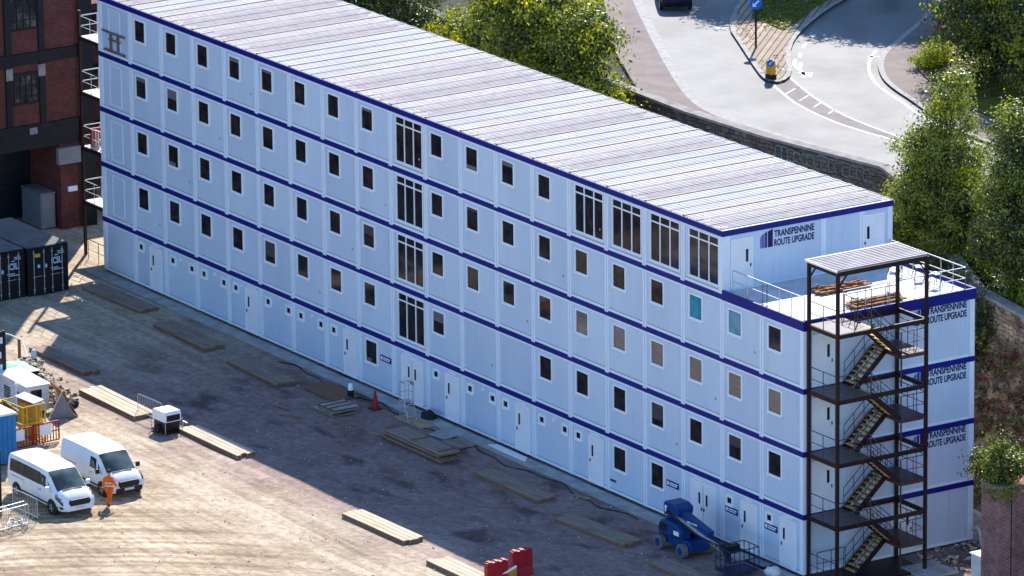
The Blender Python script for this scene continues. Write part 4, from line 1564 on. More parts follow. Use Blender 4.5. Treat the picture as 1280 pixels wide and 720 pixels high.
board_stack('board_stack', 'tall stack of weathered scaffold boards in shade on the yard', 'timber', (34.4, -4.25, 0), 5.3, 1.15, 5, 0.07, 21, ['endgrain', 'timber2', 'endgrain', 'timber2', 'timber2'], 0, 0.05)
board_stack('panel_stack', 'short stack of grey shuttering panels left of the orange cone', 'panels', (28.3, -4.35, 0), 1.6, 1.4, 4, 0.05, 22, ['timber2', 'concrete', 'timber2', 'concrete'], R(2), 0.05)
board_stack('loose_boards', 'low spread of brown boards behind the short panel stack', 'timber', (24.6, -3.0, 0), 3.0, 1.6, 1, 0.06, 23, ['endgrain'], R(-1))
board_stack('plywood_sheet', 'tan plywood sheet lying below the ladder trolley', 'plywood', (31.6, -1.95, 0), 2.5, 0.85, 1, 0.03, 24, ['ply'])
board_stack('grey_sheet', 'pale grey sheet lying behind the tall board stack', 'sheet', (35.1, -2.2, 0), 1.3, 1.2, 1, 0.04, 25, ['concrete'], R(8))
board_stack('brown_sheet', 'brown sheet overlapping the pale sheet by the footing', 'sheet', (36.55, -2.25, 0), 1.5, 1.2, 1, 0.06, 26, ['timber2'], R(3))

# ------------------------------------------------------------------ small site kit by the doors
t = thing('traffic_cone', 'red traffic cone standing by the cabin footing', 'cone', (29.9, -1.85, 0))
mb = MB()
mb.box(-0.26, 0.26, -0.26, 0.26, 0.01, 0.05)
mb.build('base', 'rubber', t)
mb = MB()
mb.tube([(0, 0, 0.05), (0, 0, 0.62), (0, 0, 0.95)], [0.2, 0.1, 0.04], 16)
mb.build('body', 'red', t, smooth=True)

t = thing('water_cooler_bottle', 'white and blue bottle standing upright on the boards', 'bottle', (27.5, -1.8, 0.08))
mb = MB()
mb.tube([(0, 0, 0), (0, 0, 0.32)], 0.16, 14)
mb.build('blue_base', 'shutter', t, smooth=True)
mb = MB()
mb.tube([(0, 0, 0.32), (0, 0, 0.6), (0, 0, 0.66)], [0.13, 0.12, 0.07], 14)
mb.build('white_top', 'white', t, smooth=True)

t = thing('ladder_trolley', 'grey tubular ladder platform standing in front of the double doors', 'ladder', (32.5, -1.5, 0))
mb = MB()
for y in (-0.25, 0.25):
    mb.tube([(-0.45, y, 0), (-0.45, y, 1.9)], 0.025, 6)
    mb.tube([(0.35, y, 0), (-0.05, y, 0.95)], 0.025, 6)
    mb.tube([(0.05, y, 0.9), (0.05, y, 1.95)], 0.022, 6)
    mb.tube([(-0.45, y, 1.9), (0.05, y, 1.95)], 0.022, 6)
mb.build('frame', 'galv', t)
mb = MB()
for k in range(5):
    f_ = k / 5
    mb.box(0.35 - 0.4 * f_ - 0.07, 0.35 - 0.4 * f_ + 0.07, -0.25, 0.25, 0.95 * f_ + 0.05, 0.95 * f_ + 0.09)
mb.box(-0.45, 0.05, -0.25, 0.25, 0.93, 0.97)
mb.build('step', 'galv', t)
for z in (0.45, 1.4, 1.9):
    mb = MB()
    mb.tube([(-0.45, -0.25, z), (-0.45, 0.25, z)], 0.018, 6)
    mb.tube([(-0.45, 0.25, z), (0.05, 0.25, z)], 0.018, 6)
    mb.build('guard_bar', 'galv', t)


def lump(name, label, cat, loc, sx_, sy_, sz_, mat, seed, kind=None, n_=3):
    bm = bmesh.new()
    bmesh.ops.create_icosphere(bm, subdivisions=n_, radius=1)
    rr = random.Random(seed)
    ph = [rr.uniform(0, 6) for _ in range(6)]
    for v_ in bm.verts:
        c_ = v_.co
        d = 1 + 0.12 * math.sin(4 * c_.x + ph[0]) * math.sin(3 * c_.y + ph[1]) + 0.1 * math.sin(7 * c_.y + ph[2] + 5 * c_.z) + 0.06 * math.sin(13 * c_.x + 11 * c_.z + ph[3])
        v_.co = Vector((c_.x * sx_ * d, c_.y * sy_ * d, max(c_.z, -0.35) * sz_ * d + sz_ * 0.3))
    me = bpy.data.meshes.new(name)
    bm.to_mesh(me)
    bm.free()
    me.materials.append(M[mat])
    me.polygons.foreach_set('use_smooth', [True] * len(me.polygons))
    o = bpy.data.objects.new(name, me)
    COL.objects.link(o)
    o.location = loc
    return tag(o, label, cat, kind=kind)


lump('rubble_sack', 'black sack slumped beside the white door right of the double doors', 'sack', (32.95, -0.62, 0.0), 0.45, 0.35, 0.35, 'bin', 4)

# generator with barrier
t = thing('generator', 'white topped site generator on a dark frame beside the shadow edge', 'generator', (27.25, -12.25, 0), R(2))
mb = MB()
mb.box(-0.62, 0.62, -0.5, 0.5, 0.05, 0.16)
mb.box(-0.5, 0.5, -0.42, 0.42, 0.16, 0.62)
mb.build('frame', 'black', t)
mb = MB()
mb.extr([(-0.6, 0.62), (0.6, 0.62), (0.6, 1.0), (0.5, 1.15), (-0.5, 1.15), (-0.6, 1.0)], 'y', -0.48, 0.48)
mb.build('canopy', 'white', t, bevel=0.05)
mb = MB()
mb.box(0.601, 0.625, -0.38, 0.38, 0.68, 0.98)
mb.build('grille', 'black', t)
mb = MB()
for sx_ in (-0.66, 0.66):
    for sy_ in (-0.5, 0.5):
        mb.tube([(sx_, sy_, 0.05), (sx_, sy_, 0.75)], 0.02, 6)
mb.tube([(0.66, 0.5, .6), (1.0, .55, .55)], 0.03, 6)
mb.build('roll_bar', 'galv', t)
mb = MB()
for sy_ in (-0.5, 0.5):
    mb.tube([(-0.1, sy_ - 0.06, 0.22), (-0.1, sy_ + 0.06, 0.22)], 0.22, 14)
mb.build('wheel', 'rubber', t, smooth=True)


def barrier(label, p, q, group, first=None, h=1.1):
    d = Vector((q[0] - p[0], q[1] - p[1], 0))
    L_ = d.length
    rz = math.atan2(d.y, d.x)
    if first:
        return dup(first, (*p, 0), rz, label, group)
    t_ = thing('crowd_barrier', label, 'barrier', (*p, 0), rz, group)
    mb = MB()
    mb.tube([(0, 0, 0.15), (0, 0, h - 0.06), (0.06, 0, h), (L_ - 0.06, 0, h), (L_, 0, h - 0.06), (L_, 0, 0.15)], 0.021, 8)
    mb.tube([(0, 0, 0.2), (L_, 0, 0.2)], 0.018, 8)
    mb.build('frame', 'galv', t_, smooth=True)
    mb = MB()
    for k in range(1, 15):
        mb.tube([(L_ * k / 15, 0, 0.2), (L_ * k / 15, 0, h)], 0.009, 5)
    mb.build('bars', 'galv', t_)
    for x_ in (0.25, L_ - 0.25):
        mb = MB()
        mb.tube([(x_, -0.3, 0.02), (x_, 0, 0.2), (x_, 0.3, 0.02)], 0.016, 6)
        mb.build('foot', 'galv', t_)
    return t_


GB = 'galvanised crowd barriers on the yard'
b0 = barrier('galvanised crowd barrier standing behind the white generator', (24.0, -12.0), (26.2, -11.9), GB)
barrier('galvanised crowd barrier close beside the flank of the white minibus', (34.25, -24.8), (36.45, -24.72), GB, b0)
barrier('crowd barrier at the picture edge, nearer one of a parallel pair', (37.25, -27.6), (36.9, -25.5), GB, b0)
barrier('crowd barrier at the picture edge, farther one of a parallel pair', (36.75, -27.5), (36.4, -25.4), GB, b0)
mb = MB()
rr = random.Random(12)
for k in range(9):
    c = Vector((36.95 + rr.uniform(-0.35, 0.3), -26.3 + rr.uniform(-0.7, 0.7), 0))
    rad = rr.uniform(0.2, 0.45)
    pts = [c + Vector((rad * math.cos(a) * 1.2, rad * math.sin(a), 0.06 + 0.12 * abs(math.sin(a * 1.5 + k)) + 0.03 * k)) for a in np.linspace(0, 5.6, 16)]
    mb.tube(pts, 0.014, 5)
tag(mb.build('cable_coil', 'galv'), 'tangle of loose wire and cable at the foot of the barrier pair', 'cable')


# ------------------------------------------------------------------ vans
def lerp_st(st_, x):
    for a, b_ in zip(st_[:-1], st_[1:]):
        if a[0] <= x <= b_[0]:
            t_ = (x - a[0]) / (b_[0] - a[0])
            return [u + (w_ - u) * t_ for u, w_ in zip(a, b_)]
    return list(st_[-1] if x > st_[-1][0] else st_[0])


def ring(st_, x):
    _, zb, hw, belt, zr, hr = lerp_st(st_, x)
    hm = hw - 0.015
    return [(0, zb), (hw * 0.9, zb), (hw - 0.03, zb + 0.14), (hw, zb + (belt - zb) * 0.55), (hm, belt), (hr + (hm - hr) * 0.12, zr - 0.13), (hr - 0.06, zr - 0.03), (hr - 0.22, zr), (0, zr + 0.025)]


def rpt(st_, x, s_):
    rg = ring(st_, x)
    i = min(int(s_), len(rg) - 2)
    f_ = s_ - i
    return (rg[i][0] + (rg[i + 1][0] - rg[i][0]) * f_, rg[i][1] + (rg[i + 1][1] - rg[i][1]) * f_)


def patch(st_, quad, side, off=0.008, nx=8, ns=5):
    """a patch that hugs the body; quad = four (x, s) corners"""
    mb = MB()
    v_ = []
    for i in range(nx + 1):
        for j in range(ns + 1):
            u, w_ = i / nx, j / ns
            x = (1 - u) * ((1 - w_) * quad[0][0] + w_ * quad[3][0]) + u * ((1 - w_) * quad[1][0] + w_ * quad[2][0])
            s_ = (1 - u) * ((1 - w_) * quad[0][1] + w_ * quad[3][1]) + u * ((1 - w_) * quad[1][1] + w_ * quad[2][1])
            def P(x_, q_):
                sg_ = side
                if q_ > 8:
                    q_, sg_ = 16 - q_, -side
                a = rpt(st_, x_, min(q_, 7.999))
                return Vector((x_, a[0] * sg_, a[1]))
            p = P(x, s_)
            n_ = (P(x + 0.02, s_) - P(x - 0.02, s_)).cross(P(x, s_ + 0.05) - P(x, s_ - 0.05))
            n_ = n_.normalized() if n_.length > 1e-9 else Vector((0, 0, 1))
            if n_.dot(p - Vector((x - 0.2 if x > 3.2 else x, 0, 0.9))) < 0:
                n_ = -n_
            v_.append(p + n_ * off)
    mb.add(v_, [(i * (ns + 1) + j, (i + 1) * (ns + 1) + j, (i + 1) * (ns + 1) + j + 1, i * (ns + 1) + j + 1) for i in range(nx) for j in range(ns)])
    return mb


def van(name, label, loc, L_, side_win, black_bumper):
    t_ = thing(name, label, 'van', loc)
    k = L_ / 5.34
    st_ = [(0, .50, .90, 1.05, 1.84, .80), (0.05, .38, .96, 1.06, 1.93, .84), (0.3, .30, .985, 1.08, 1.965, .86), (1.2, .27, .99, 1.09, 1.985, .865), (2.4, .27, .99, 1.09, 1.985, .865),
           (3.2, .27, .99, 1.09, 1.96, .85), (3.62, .27, .99, 1.08, 1.90, .82), (3.95, .27, .99, 1.07, 1.70, .80), (4.3, .27, .985, 1.05, 1.42, .80), (4.58, .27, .98, 1.02, 1.20, .80), (4.72, .27, .97, .99, 1.14, .78), (4.95, .27, .95, .92, 1.05, .76),
           (5.15, .28, .90, .80, .92, .72), (5.28, .31, .84, .66, .78, .68), (5.34, .38, .76, .56, .68, .62)]
    st_ = [(a * k, *r_) for a, *r_ in st_]
    mb = MB()
    rings = []
    for s_ in st_:
        rg = ring(st_, s_[0])
        full = [(y, z) for y, z in rg] + [(-y, z) for y, z in rg[-2:0:-1]]
        rings.append([(s_[0], y, z) for y, z in full])
    nr = len(rings[0])
    mb.add([p for r_ in rings for p in r_], [(i * nr + j, (i + 1) * nr + j, (i + 1) * nr + (j + 1) % nr, i * nr + (j + 1) % nr) for i in range(len(rings) - 1) for j in range(nr)] + [tuple(range(nr)), tuple((len(rings) - 1) * nr + j for j in reversed(range(nr)))])
    mb.build('body', 'vanpaint', t_, smooth=True)
    ws = patch(st_, [(3.66 * k, 6.05), (4.62 * k, 5.55), (4.62 * k, 10.45), (3.66 * k, 9.95)], 1, 0.006, 8, 16)
    ws.build('windscreen', 'screen', t_, smooth=True)
    mb = MB()
    mb.bar((4.66 * k, -0.55, 1.185), (4.66 * k, 0.5, 1.185), 0.09, 0.02)
    mb.build('wiper', 'plastic', t_)
    for sd in (-1, 1):
        if side_win:
            patch(st_, [(0.28 * k, 4.12), (3.2 * k, 4.12), (3.2 * k, 4.9), (0.28 * k, 4.9)], sd, 0.004, 12, 5).build('window_band', 'plastic', t_, smooth=True)
        fq = [(3.1 * k, 4.15), (4.42 * k, 4.15), (3.72 * k, 4.86), (3.1 * k, 4.86)]
        patch(st_, fq, sd).build('side_window', 'vanglass', t_, smooth=True)
        if side_win:
            patch(st_, [(1.72 * k, 4.15), (3.02 * k, 4.15), (3.02 * k, 4.86), (1.72 * k, 4.86)], sd).build('side_window', 'vanglass', t_, smooth=True)
            patch(st_, [(0.28 * k, 4.15), (1.64 * k, 4.15), (1.64 * k, 4.86), (0.28 * k, 4.86)], sd).build('side_window', 'vanglass', t_, smooth=True)
        # trim lines: door gaps and slide rail
        for x_ in (3.06, 1.68, 4.3):
            patch(st_, [((x_ - 0.008) * k, 2.2), ((x_ + 0.008) * k, 2.2), ((x_ + 0.008) * k, 4.1), ((x_ - 0.008) * k, 4.1)], sd, 0.002, 1, 6).build('door_gap', 'gap', t_)
        patch(st_, [(0.4 * k, 3.72), (1.66 * k, 3.72), (1.66 * k, 3.8), (0.4 * k, 3.8)], sd, 0.004, 6, 1).build('slide_rail', 'gap', t_)
        patch(st_, [(0.15 * k, 1.9), (4.9 * k, 1.9), (4.9 * k, 2.25), (0.15 * k, 2.25)], sd, 0.006, 10, 1).build('sill_trim', 'plastic', t_)
        patch(st_, [(3.2 * k, 3.62), (3.36 * k, 3.62), (3.36 * k, 3.75), (3.2 * k, 3.75)], sd, 0.02, 2, 2).build('door_handle', 'plastic', t_)
        patch(st_, [(4.70 * k, 3.5), (5.24 * k, 3.2), (5.24 * k, 4.5), (4.62 * k, 4.55)], sd, 0.012, 6, 5).build('headlight', 'lamp', t_, smooth=True)
        patch(st_, [(5.02 * k, 1.9), (5.24 * k, 1.9), (5.24 * k, 2.7), (5.02 * k, 2.7)], sd, 0.012, 4, 4).build('fog_light', 'plastic', t_, smooth=True)
        mb = MB()
        mb.box(-0.012, 0.03, sd * 0.72 if sd > 0 else -0.86, sd * 0.86 if sd > 0 else -0.72, 0.95, 1.5)
        mb.build('tail_light', 'amber', t_, bevel=0.01)
        mb = MB()
        y0 = sd * 1.01
        mb.box(4.12 * k, 4.24 * k, min(y0, y0 + sd * 0.2), max(y0, y0 + sd * 0.2), 1.1, 1.34)
        mb.build('mirror', 'vanpaint' if side_win else 'plastic', t_, bevel=0.03)
        for wx_ in (0.98, 4.36):
            mb = MB()
            mb.tube([(wx_ * k, sd * 0.80, 0.34), (wx_ * k, sd * 0.995, 0.34)], 0.41, 24)
            mb.build('wheel_arch', 'plastic', t_)
            mb = MB()
            mb.tube([(wx_ * k, sd * 0.80, 0.335), (wx_ * k, sd * 0.975, 0.335), (wx_ * k, sd * 1.01, 0.335)], [0.335, 0.335, 0.30], 24)
            wh = mb.build('wheel', 'rubber', t_, smooth=True)
            mb = MB()
            mb.tube([(wx_ * k, sd * 1.0, 0.335), (wx_ * k, sd * 1.016, 0.335)], 0.215, 20)
            for q in range(5):
                a = q * 2 * math.pi / 5
                mb.bar((wx_ * k, sd * 1.018, 0.335), (wx_ * k + 0.2 * math.cos(a), sd * 1.018, 0.335 + 0.2 * math.sin(a)), 0.05, 0.02, 1, up=(0, 1, 0))
            mb.build('rim', ['gap', 'galv'], wh)
    fx_ = 5.34 * k
    mb = MB()
    mb.extr([(-0.5, 0.54), (0.5, 0.54), (0.6, 0.68), (0.5, 0.84), (-0.5, 0.84), (-0.6, 0.68)], 'x', fx_ - 0.2, fx_ + 0.012)
    mb.build('grille', 'plastic', t_, bevel=0.02)
    mb = MB()
    mb.box(fx_ - 0.12, fx_ + 0.03, -0.72, 0.72, 0.30, 0.54)
    mb.build('bumper', 'plastic' if black_bumper else 'vanpaint', t_, bevel=0.04)
    mb = MB()
    mb.box(fx_ + 0.031, fx_ + 0.042, -0.26, 0.26, 0.40, 0.51)
    mb.build('number_plate', 'tape', t_)
    mb = MB()
    mb.tube([(4.3 * k - 1.2, 0.2, 1.98), (4.3 * k - 1.25, 0.2, 2.06)], 0.012, 5)
    mb.build('aerial', 'plastic', t_)
    return t_


van('minibus_van', 'white passenger van with dark side windows and white bumper, nearer the barriers', (31.5, -22.62, 0), 5.34, True, False)
van('panel_van', 'white windowless cargo van with black front bumper parked behind the person', (30.7, -19.25, 0), 4.95, False, True)


# ------------------------------------------------------------------ a site worker
def skin_mesh(name, verts, edges, mat, parent, sub=2, root=0):
    me = bpy.data.meshes.new(name)
    me.from_pydata([v_[:3] for v_ in verts], edges, [])
    o = bpy.data.objects.new(name, me)
    COL.objects.link(o)
    md = o.modifiers.new('skin', 'SKIN')
    sv = me.skin_vertices[0].data
    for i, v_ in enumerate(verts):
        r_ = v_[3]
        sv[i].radius = (r_, v_[4] if len(v_) > 4 else r_)
        sv[i].use_root = (i == root)
    s2 = o.modifiers.new('sub', 'SUBSURF')
    s2.levels = s2.render_levels = sub
    dg = bpy.context.evaluated_depsgraph_get()
    dg.update()
    m2 = bpy.data.meshes.new_from_object(o.evaluated_get(dg))
    bpy.data.objects.remove(o)
    m2.materials.clear()
    m2.materials.append(M[mat])
    m2.polygons.foreach_set('use_smooth', [True] * len(m2.polygons))
    o2 = bpy.data.objects.new(name, m2)
    COL.objects.link(o2)
    o2.parent = parent
    return o2


PP = thing('person', 'person in orange high visibility jacket and trousers walking between the two white vans', 'person', (36.35, -20.75, 0), R(118))
# local frame: faces +x, y = left
limb = lambda *a: list(a)
V = [(0, 0, 0.95, .13, .15), (0, 0, 1.12, .115, .14), (0.01, 0, 1.32, .12, .165), (0.01, 0, 1.46, .085, .12), (0.02, 0, 1.54, .052), (0.035, 0, 1.62, .072, .08), (0.03, 0, 1.72, .088, .095), (0.02, 0, 1.78, .055)]
Ed = [(i, i + 1) for i in range(7)]
def chain(pts, root):
    a = len(V)
    V.extend(pts)
    Ed.append((root, a))
    for i in range(len(pts) - 1):
        Ed.append((a + i, a + i + 1))
    return a + len(pts) - 1
LEG = {1: [(0.02, 0.10, 0.86, .085), (0.14, 0.11, 0.50, .058), (0.02, 0.115, 0.12, .042), (0.06, 0.115, 0.055, .042), (0.16, 0.12, 0.04, .034)],
       -1: [(-0.01, -0.10, 0.86, .085), (-0.05, -0.11, 0.50, .058), (-0.26, -0.115, 0.17, .042), (-0.24, -0.115, 0.09, .042), (-0.15, -0.12, 0.05, .034)]}
ARM = {1: [(0.0, 0.20, 1.42, .058), (-0.05, 0.27, 1.16, .046), (-0.02, 0.31, 0.93, .034)],
       -1: [(0.0, -0.20, 1.42, .058), (0.02, -0.29, 1.17, .046), (0.16, -0.36, 1.0, .034)]}
for sd in (1, -1):
    chain(LEG[sd], 0)
    w_i = chain(ARM[sd], 3)
    wx_, wy_, wz_, _ = ARM[sd][-1]
    palm = chain([(wx_ + 0.02, wy_ + sd * 0.01, wz_ - 0.06, .030, .022)], w_i)
    for q in range(4):
        o_ = (q - 1.5) * 0.02
        ln = (0.055, 0.065, 0.06, 0.045)[q]
        chain([(wx_ + 0.03 + o_, wy_ + sd * 0.012, wz_ - 0.10, .009), (wx_ + 0.035 + o_, wy_ + sd * 0.004, wz_ - 0.10 - ln * .6, .008), (wx_ + 0.035 + o_, wy_ - sd * 0.012, wz_ - 0.10 - ln, .007)], palm)
    chain([(wx_ + 0.06, wy_ - sd * 0.005, wz_ - 0.075, .010), (wx_ + 0.075, wy_ - sd * 0.015, wz_ - 0.11, .009)], palm)
skin_mesh('body', V, Ed, 'skin', PP)
J = [(0, 0, 0.90, .165, .185), (0, 0, 1.06, .145, .175), (0.01, 0, 1.30, .15, .195), (0.01, 0, 1.45, .11, .15), (0.015, 0, 1.51, .07)]
JE = [(0, 1), (1, 2), (2, 3), (3, 4)]
for sd in (1, -1):
    a = len(J)
    J += [(x, y, z, r_ * 1.35 + 0.012) for x, y, z, r_ in ARM[sd]]
    JE += [(3, a), (a, a + 1), (a + 1, a + 2)]
skin_mesh('jacket', J, JE, 'orange', PP)
TQ = [(0, 0, 0.92, .155, .175)]
TE = []
for sd in (1, -1):
    a = len(TQ)
    TQ += [(x, y, z, r_ * 1.28 + 0.008) for x, y, z, r_ in LEG[sd][:3]]
    TE += [(0, a), (a, a + 1), (a + 1, a + 2)]
skin_mesh('trousers', TQ, TE, 'orange', PP)
for sd in (1, -1):
    skin_mesh('boot', [(LEG[sd][2][0], LEG[sd][2][1], LEG[sd][2][2] + 0.05, .058), (*LEG[sd][3][:3], .058), (*LEG[sd][4][:3], .046)], [(0, 1), (1, 2)], 'boot', PP)
    gx, gy, gz, _ = ARM[sd][-1]
    mb = MB()
    mb.tube([(gx, gy, gz + 0.015), (gx + .004, gy, gz - 0.03)], 0.05, 10)
    mb.build('cuff', 'glove', PP, smooth=True)
mb = MB()
for z, rx_, ry_ in ((1.06, .165, .21), (1.2, .165, .205)):
    pts = [(0.005 + rx_ * math.cos(a), ry_ * math.sin(a)) for a in np.linspace(0, 2 * math.pi, 24, endpoint=False)]
    n_ = len(pts)
    mb.add([(x, y, zz) for zz in (z - 0.03, z + 0.03) for x, y in pts], [(i, (i + 1) % n_, n_ + (i + 1) % n_, n_ + i) for i in range(n_)])
mb.build('reflective_band', 'tape', PP, smooth=True)
mb = MB()
mb.tube([(0.01, 0, 1.70), (0.01, 0, 1.765), (0.015, 0, 1.82), (0.02, 0, 1.845)], [0.108, 0.106, 0.075, 0.02], 14)
mb.build('hair', 'hair', PP, smooth=True)
mb = MB()
for sd in (1, -1):
    mb.box(0.105, 0.115, sd * 0.035 - 0.012, sd * 0.035 + 0.012, 1.695, 1.708)
mb.box(0.10, 0.112, -0.025, 0.025, 1.615, 1.624)
mb.build('eyes_and_mouth', 'hair', PP)
mb = MB()
mb.tube([(0.105, 0, 1.69), (0.135, 0, 1.655), (0.10, 0, 1.65)], [0.008, 0.016, 0.01], 8)
for sd in (1, -1):
    mb.tube([(0.03, sd * 0.092, 1.70), (0.02, sd * 0.104, 1.67), (0.03, sd * 0.094, 1.645)], [0.008, 0.014, 0.007], 6)
mb.build('nose_and_ears', 'skin', PP, smooth=True)

# ------------------------------------------------------------------ boom lift
t = thing('boom_lift', 'blue articulated boom lift parked folded beside the cabin doors', 'boom lift', (57.55, -2.2, 0))
mb = MB()
mb.extr([(-1.35, 0.32), (1.35, 0.32), (1.35, 0.62), (1.1, 0.78), (-1.1, 0.78), (-1.35, 0.62)], 'y', -0.55, 0.55)
mb.build('chassis', 'lift', t, bevel=0.04)
for x_ in (-0.9, 0.92):
    for sd in (-1, 1):
        mb = MB()
        mb.tube([(x_, sd * 0.60, 0.34), (x_, sd * 0.88, 0.34)], 0.34, 22)
        wh = mb.build('wheel', 'cream', t, bevel=0.03)
        mb = MB()
        mb.tube([(x_, sd * 0.86, 0.34), (x_, sd * 0.895, 0.34)], 0.20, 16)
        mb.build('rim', 'lift', wh)
mb = MB()
mb.extr([(-1.1, 0.8), (0.75, 0.8), (0.75, 1.2), (0.2, 1.45), (-0.85, 1.45), (-1.1, 1.1)], 'y', -0.72, -0.12)
mb.extr([(-1.1, 0.8), (0.75, 0.8), (0.75, 1.15), (0.3, 1.4), (-0.85, 1.4), (-1.1, 1.1)], 'y', 0.18, 0.74)
mb.build('turret_cover', 'lift', t, bevel=0.06)
mb = MB()
mb.box(-1.0, -0.65, -0.3, 0.35, 0.8, 1.75)
mb.extr([(-1.05, 1.55), (0.1, 1.75), (0.15, 2.1), (-0.2, 2.25), (-0.95, 2.25), (-1.1, 2.1)], 'y', -0.42, 0.45)
mb.build('riser_head', 'lift', t, bevel=0.05)
mb = MB()
mb.bar((-0.75, -0.05, 2.0), (2.3, -0.05, 1.35), 0.32, 0.34, up=(0, 1, 0))
mb.build('upper_boom', 'lift', t, bevel=0.03)
mb = MB()
mb.bar((-0.6, -0.3, 1.72), (3.2, -0.2, 0.98), 0.16, 0.16, up=(0, 1, 0))
mb.build('fly_boom', 'galv', t, bevel=0.02)
mb = MB()
mb.bar((-0.5, 0.1, 1.45), (3.3, 0.05, 0.9), 0.2, 0.22, up=(0, 1, 0))
mb.build('lower_boom', 'liftd', t, bevel=0.02)
mb = MB()
mb.box(0.2, 0.62, -0.735, -0.725, 0.95, 1.15)
mb.box(-0.95, -0.8, -0.44, -0.425, 1.75, 2.05)
mb.box(0.6, 1.4, -0.23, -0.225, 1.56, 1.62)
mb.build('decal', 'white', t)
mb = MB()
mb.bar((3.2, -0.05, 1.05), (3.75, 0.0, 1.05), 0.3, 0.3)
mb.bar((3.5, 0.0, 1.15), (3.6, 0.0, 0.35), 0.28, 0.2)
mb.build('jib_knuckle', 'liftd', t, bevel=0.03)
mb = MB()
for q in (0, 1):
    mb.tube([(-0.8, -0.46, 1.9 - q * .1), (0.3, -0.42, 1.55 - q * .1), (1.6, -0.36, 1.22), (2.8, -0.3, 1.15 - q * .08), (3.5, -0.2, 1.1)], 0.025, 6)
mb.build('hydraulic_hose', 'black', t)
mb = MB()
mb.box(-0.95, -0.35, -0.735, -0.722, 0.95, 1.3)
mb.box(0.0, 0.62, -0.735, -0.721, 0.86, 0.92)
mb.box(-1.355, -1.34, -0.4, 0.4, 0.36, 0.6)
mb.box(-1.06, -1.03, -0.3, 0.3, 1.66, 2.0)
mb.build('dark_recess', 'black', t)
mb = MB()
mb.bar((-0.2, -0.2, 1.3), (1.1, -0.2, 1.62), 0.09, 0.09)
mb.build('lift_cylinder', 'galv', t)
mb = MB()
bx0, bx1, by0, by1 = 3.8, 5.0, -0.85, 0.75
cor = [(bx0, by0), (bx1, by0), (bx1, by1), (bx0, by1), (bx0, by0)]
for z in (0.35, 0.85, 1.35):
    for a, b_ in zip(cor[:-1], cor[1:]):
        mb.tube([(*a, z), (*b_, z)], 0.024, 6)
for a, b_ in zip(cor[:-1], cor[1:]):
    for k in range(3):
        f_ = k / 3
        e = (a[0] + (b_[0] - a[0]) * f_, a[1] + (b_[1] - a[1]) * f_)
        mb.tube([(*e, 0.25), (*e, 1.35)], 0.022, 6)
bk_ = mb.build('basket', 'liftd', t)
mb = MB()
mb.box(bx0, bx1, by0, by1, 0.22, 0.27)
mb.build('floor', 'liftd', bk_)
mb = MB()
mb.box(bx0 + 0.02, bx0 + 0.35, -0.5, 0.3, 0.95, 1.32)
mb.build('control_box', 'iron', bk_, bevel=0.03)

# ------------------------------------------------------------------ red barriers at the bottom edge
def red_barrier(label, loc, L_, h):
    t_ = thing('water_barrier', label, 'barrier', loc, group='red water filled barriers')
    mb = MB()
    mb.extr([(-0.25, 0.0), (0.25, 0.0), (0.2, 0.25), (0.14, 0.4), (0.14, h), (-0.14, h), (-0.14, 0.4), (-0.2, 0.25)], 'y', 0, L_)
    bo = mb.build('shell', 'red', t_, bevel=0.03)
    bo.data.transform(Matrix.Identity(4))
    for k in range(3):
        mb = MB()
        y = L_ * (k + 0.5) / 3
        mb.box(-0.145, 0.145, y - 0.1, y + 0.1, h - 0.002, h + 0.05)
        mb.build('filler_ridge', 'red', t_, bevel=0.02)
    for k in range(2):
        mb = MB()
        y = L_ * (k + 0.5) / 2
        mb.box(0.142, 0.16, y - 0.16, y + 0.16, 0.5, h - 0.15)
        mb.build('recess_panel', 'red', t_, bevel=0.01)
    return t_


red_barrier('dull red water filled barrier beside the sunlit timber mat', (56.6, -12.55, 0), 1.15, 1.02)
red_barrier('taller red water filled barrier behind the orange board', (56.35, -11.0, 0), 1.1, 1.22)
t = thing('orange_board', 'orange and white board propped between the two red barriers', 'board', (56.9, -11.5, 0))
mb = MB()
mb.bar((56.72, -12.1, 0.22), (56.72, -10.95, 0.62), 0.05, 0.1)
mb.build('white_edge', 'white', t, world=True)
mb = MB()
mb.extr([(-12.1, 0.0), (-10.95, 0.0), (-10.95, 0.56), (-12.1, 0.16)], 'x', 56.7, 56.76)
mb.build('panel', 'ochre', t, world=True)

# ------------------------------------------------------------------ clutter on the left edge
t = thing('site_board', 'dark site notice board with pale pictogram panels at the left picture edge', 'sign', (17.9, -16.6, 0))
mb = MB()
mb.box(-0.06, 0.06, -0.9, 0.55, 0.3, 3.55)
mb.box(-0.09, 0.09, 0.45, 0.56, 0, 3.58)
mb.build('board', 'black', t)
mb = MB()
for z, y0 in ((2.95, -0.1), (2.2, -0.2), (1.55, -0.15)):
    mb.box(0.062, 0.075, y0, y0 + 0.5, z, z + 0.32)
mb.build('pictogram_panel', 'lettering', t)

t = thing('site_cabin', 'small white equipment cabin with dark window and louvred flank', 'cabin', (19.6, -16.0, 0), R(-3))
mb = MB()
mb.box(-1.65, 1.6, -0.62, 0.62, 0.18, 1.5)
mb.build('body', 'linen', t, bevel=0.03)
mb = MB()
mb.box(-1.72, 1.68, -0.68, 0.68, 1.5, 1.57)
mb.box(-.6, .3, -.2, .3, 1.57, 1.61)
mb.build('roof', 'white', t, bevel=0.015)
mb = MB()
mb.box(1.601, 1.62, -0.38, 0.22, 0.88, 1.3)
mb.build('window', 'glass', t)
for x_ in (-0.9, 0.5):
    mb = MB()
    for k in range(5):
        mb.box(x_, x_ + 0.7, -0.645, -0.621, 0.45 + k * 0.13, 0.53 + k * 0.13)
    mb.build('louvre', 'gap', t)
mb = MB()
for x_ in (-1.2, 1.2):
    mb.box(x_ - 0.1, x_ + 0.1, -0.6, 0.6, 0, 0.18)
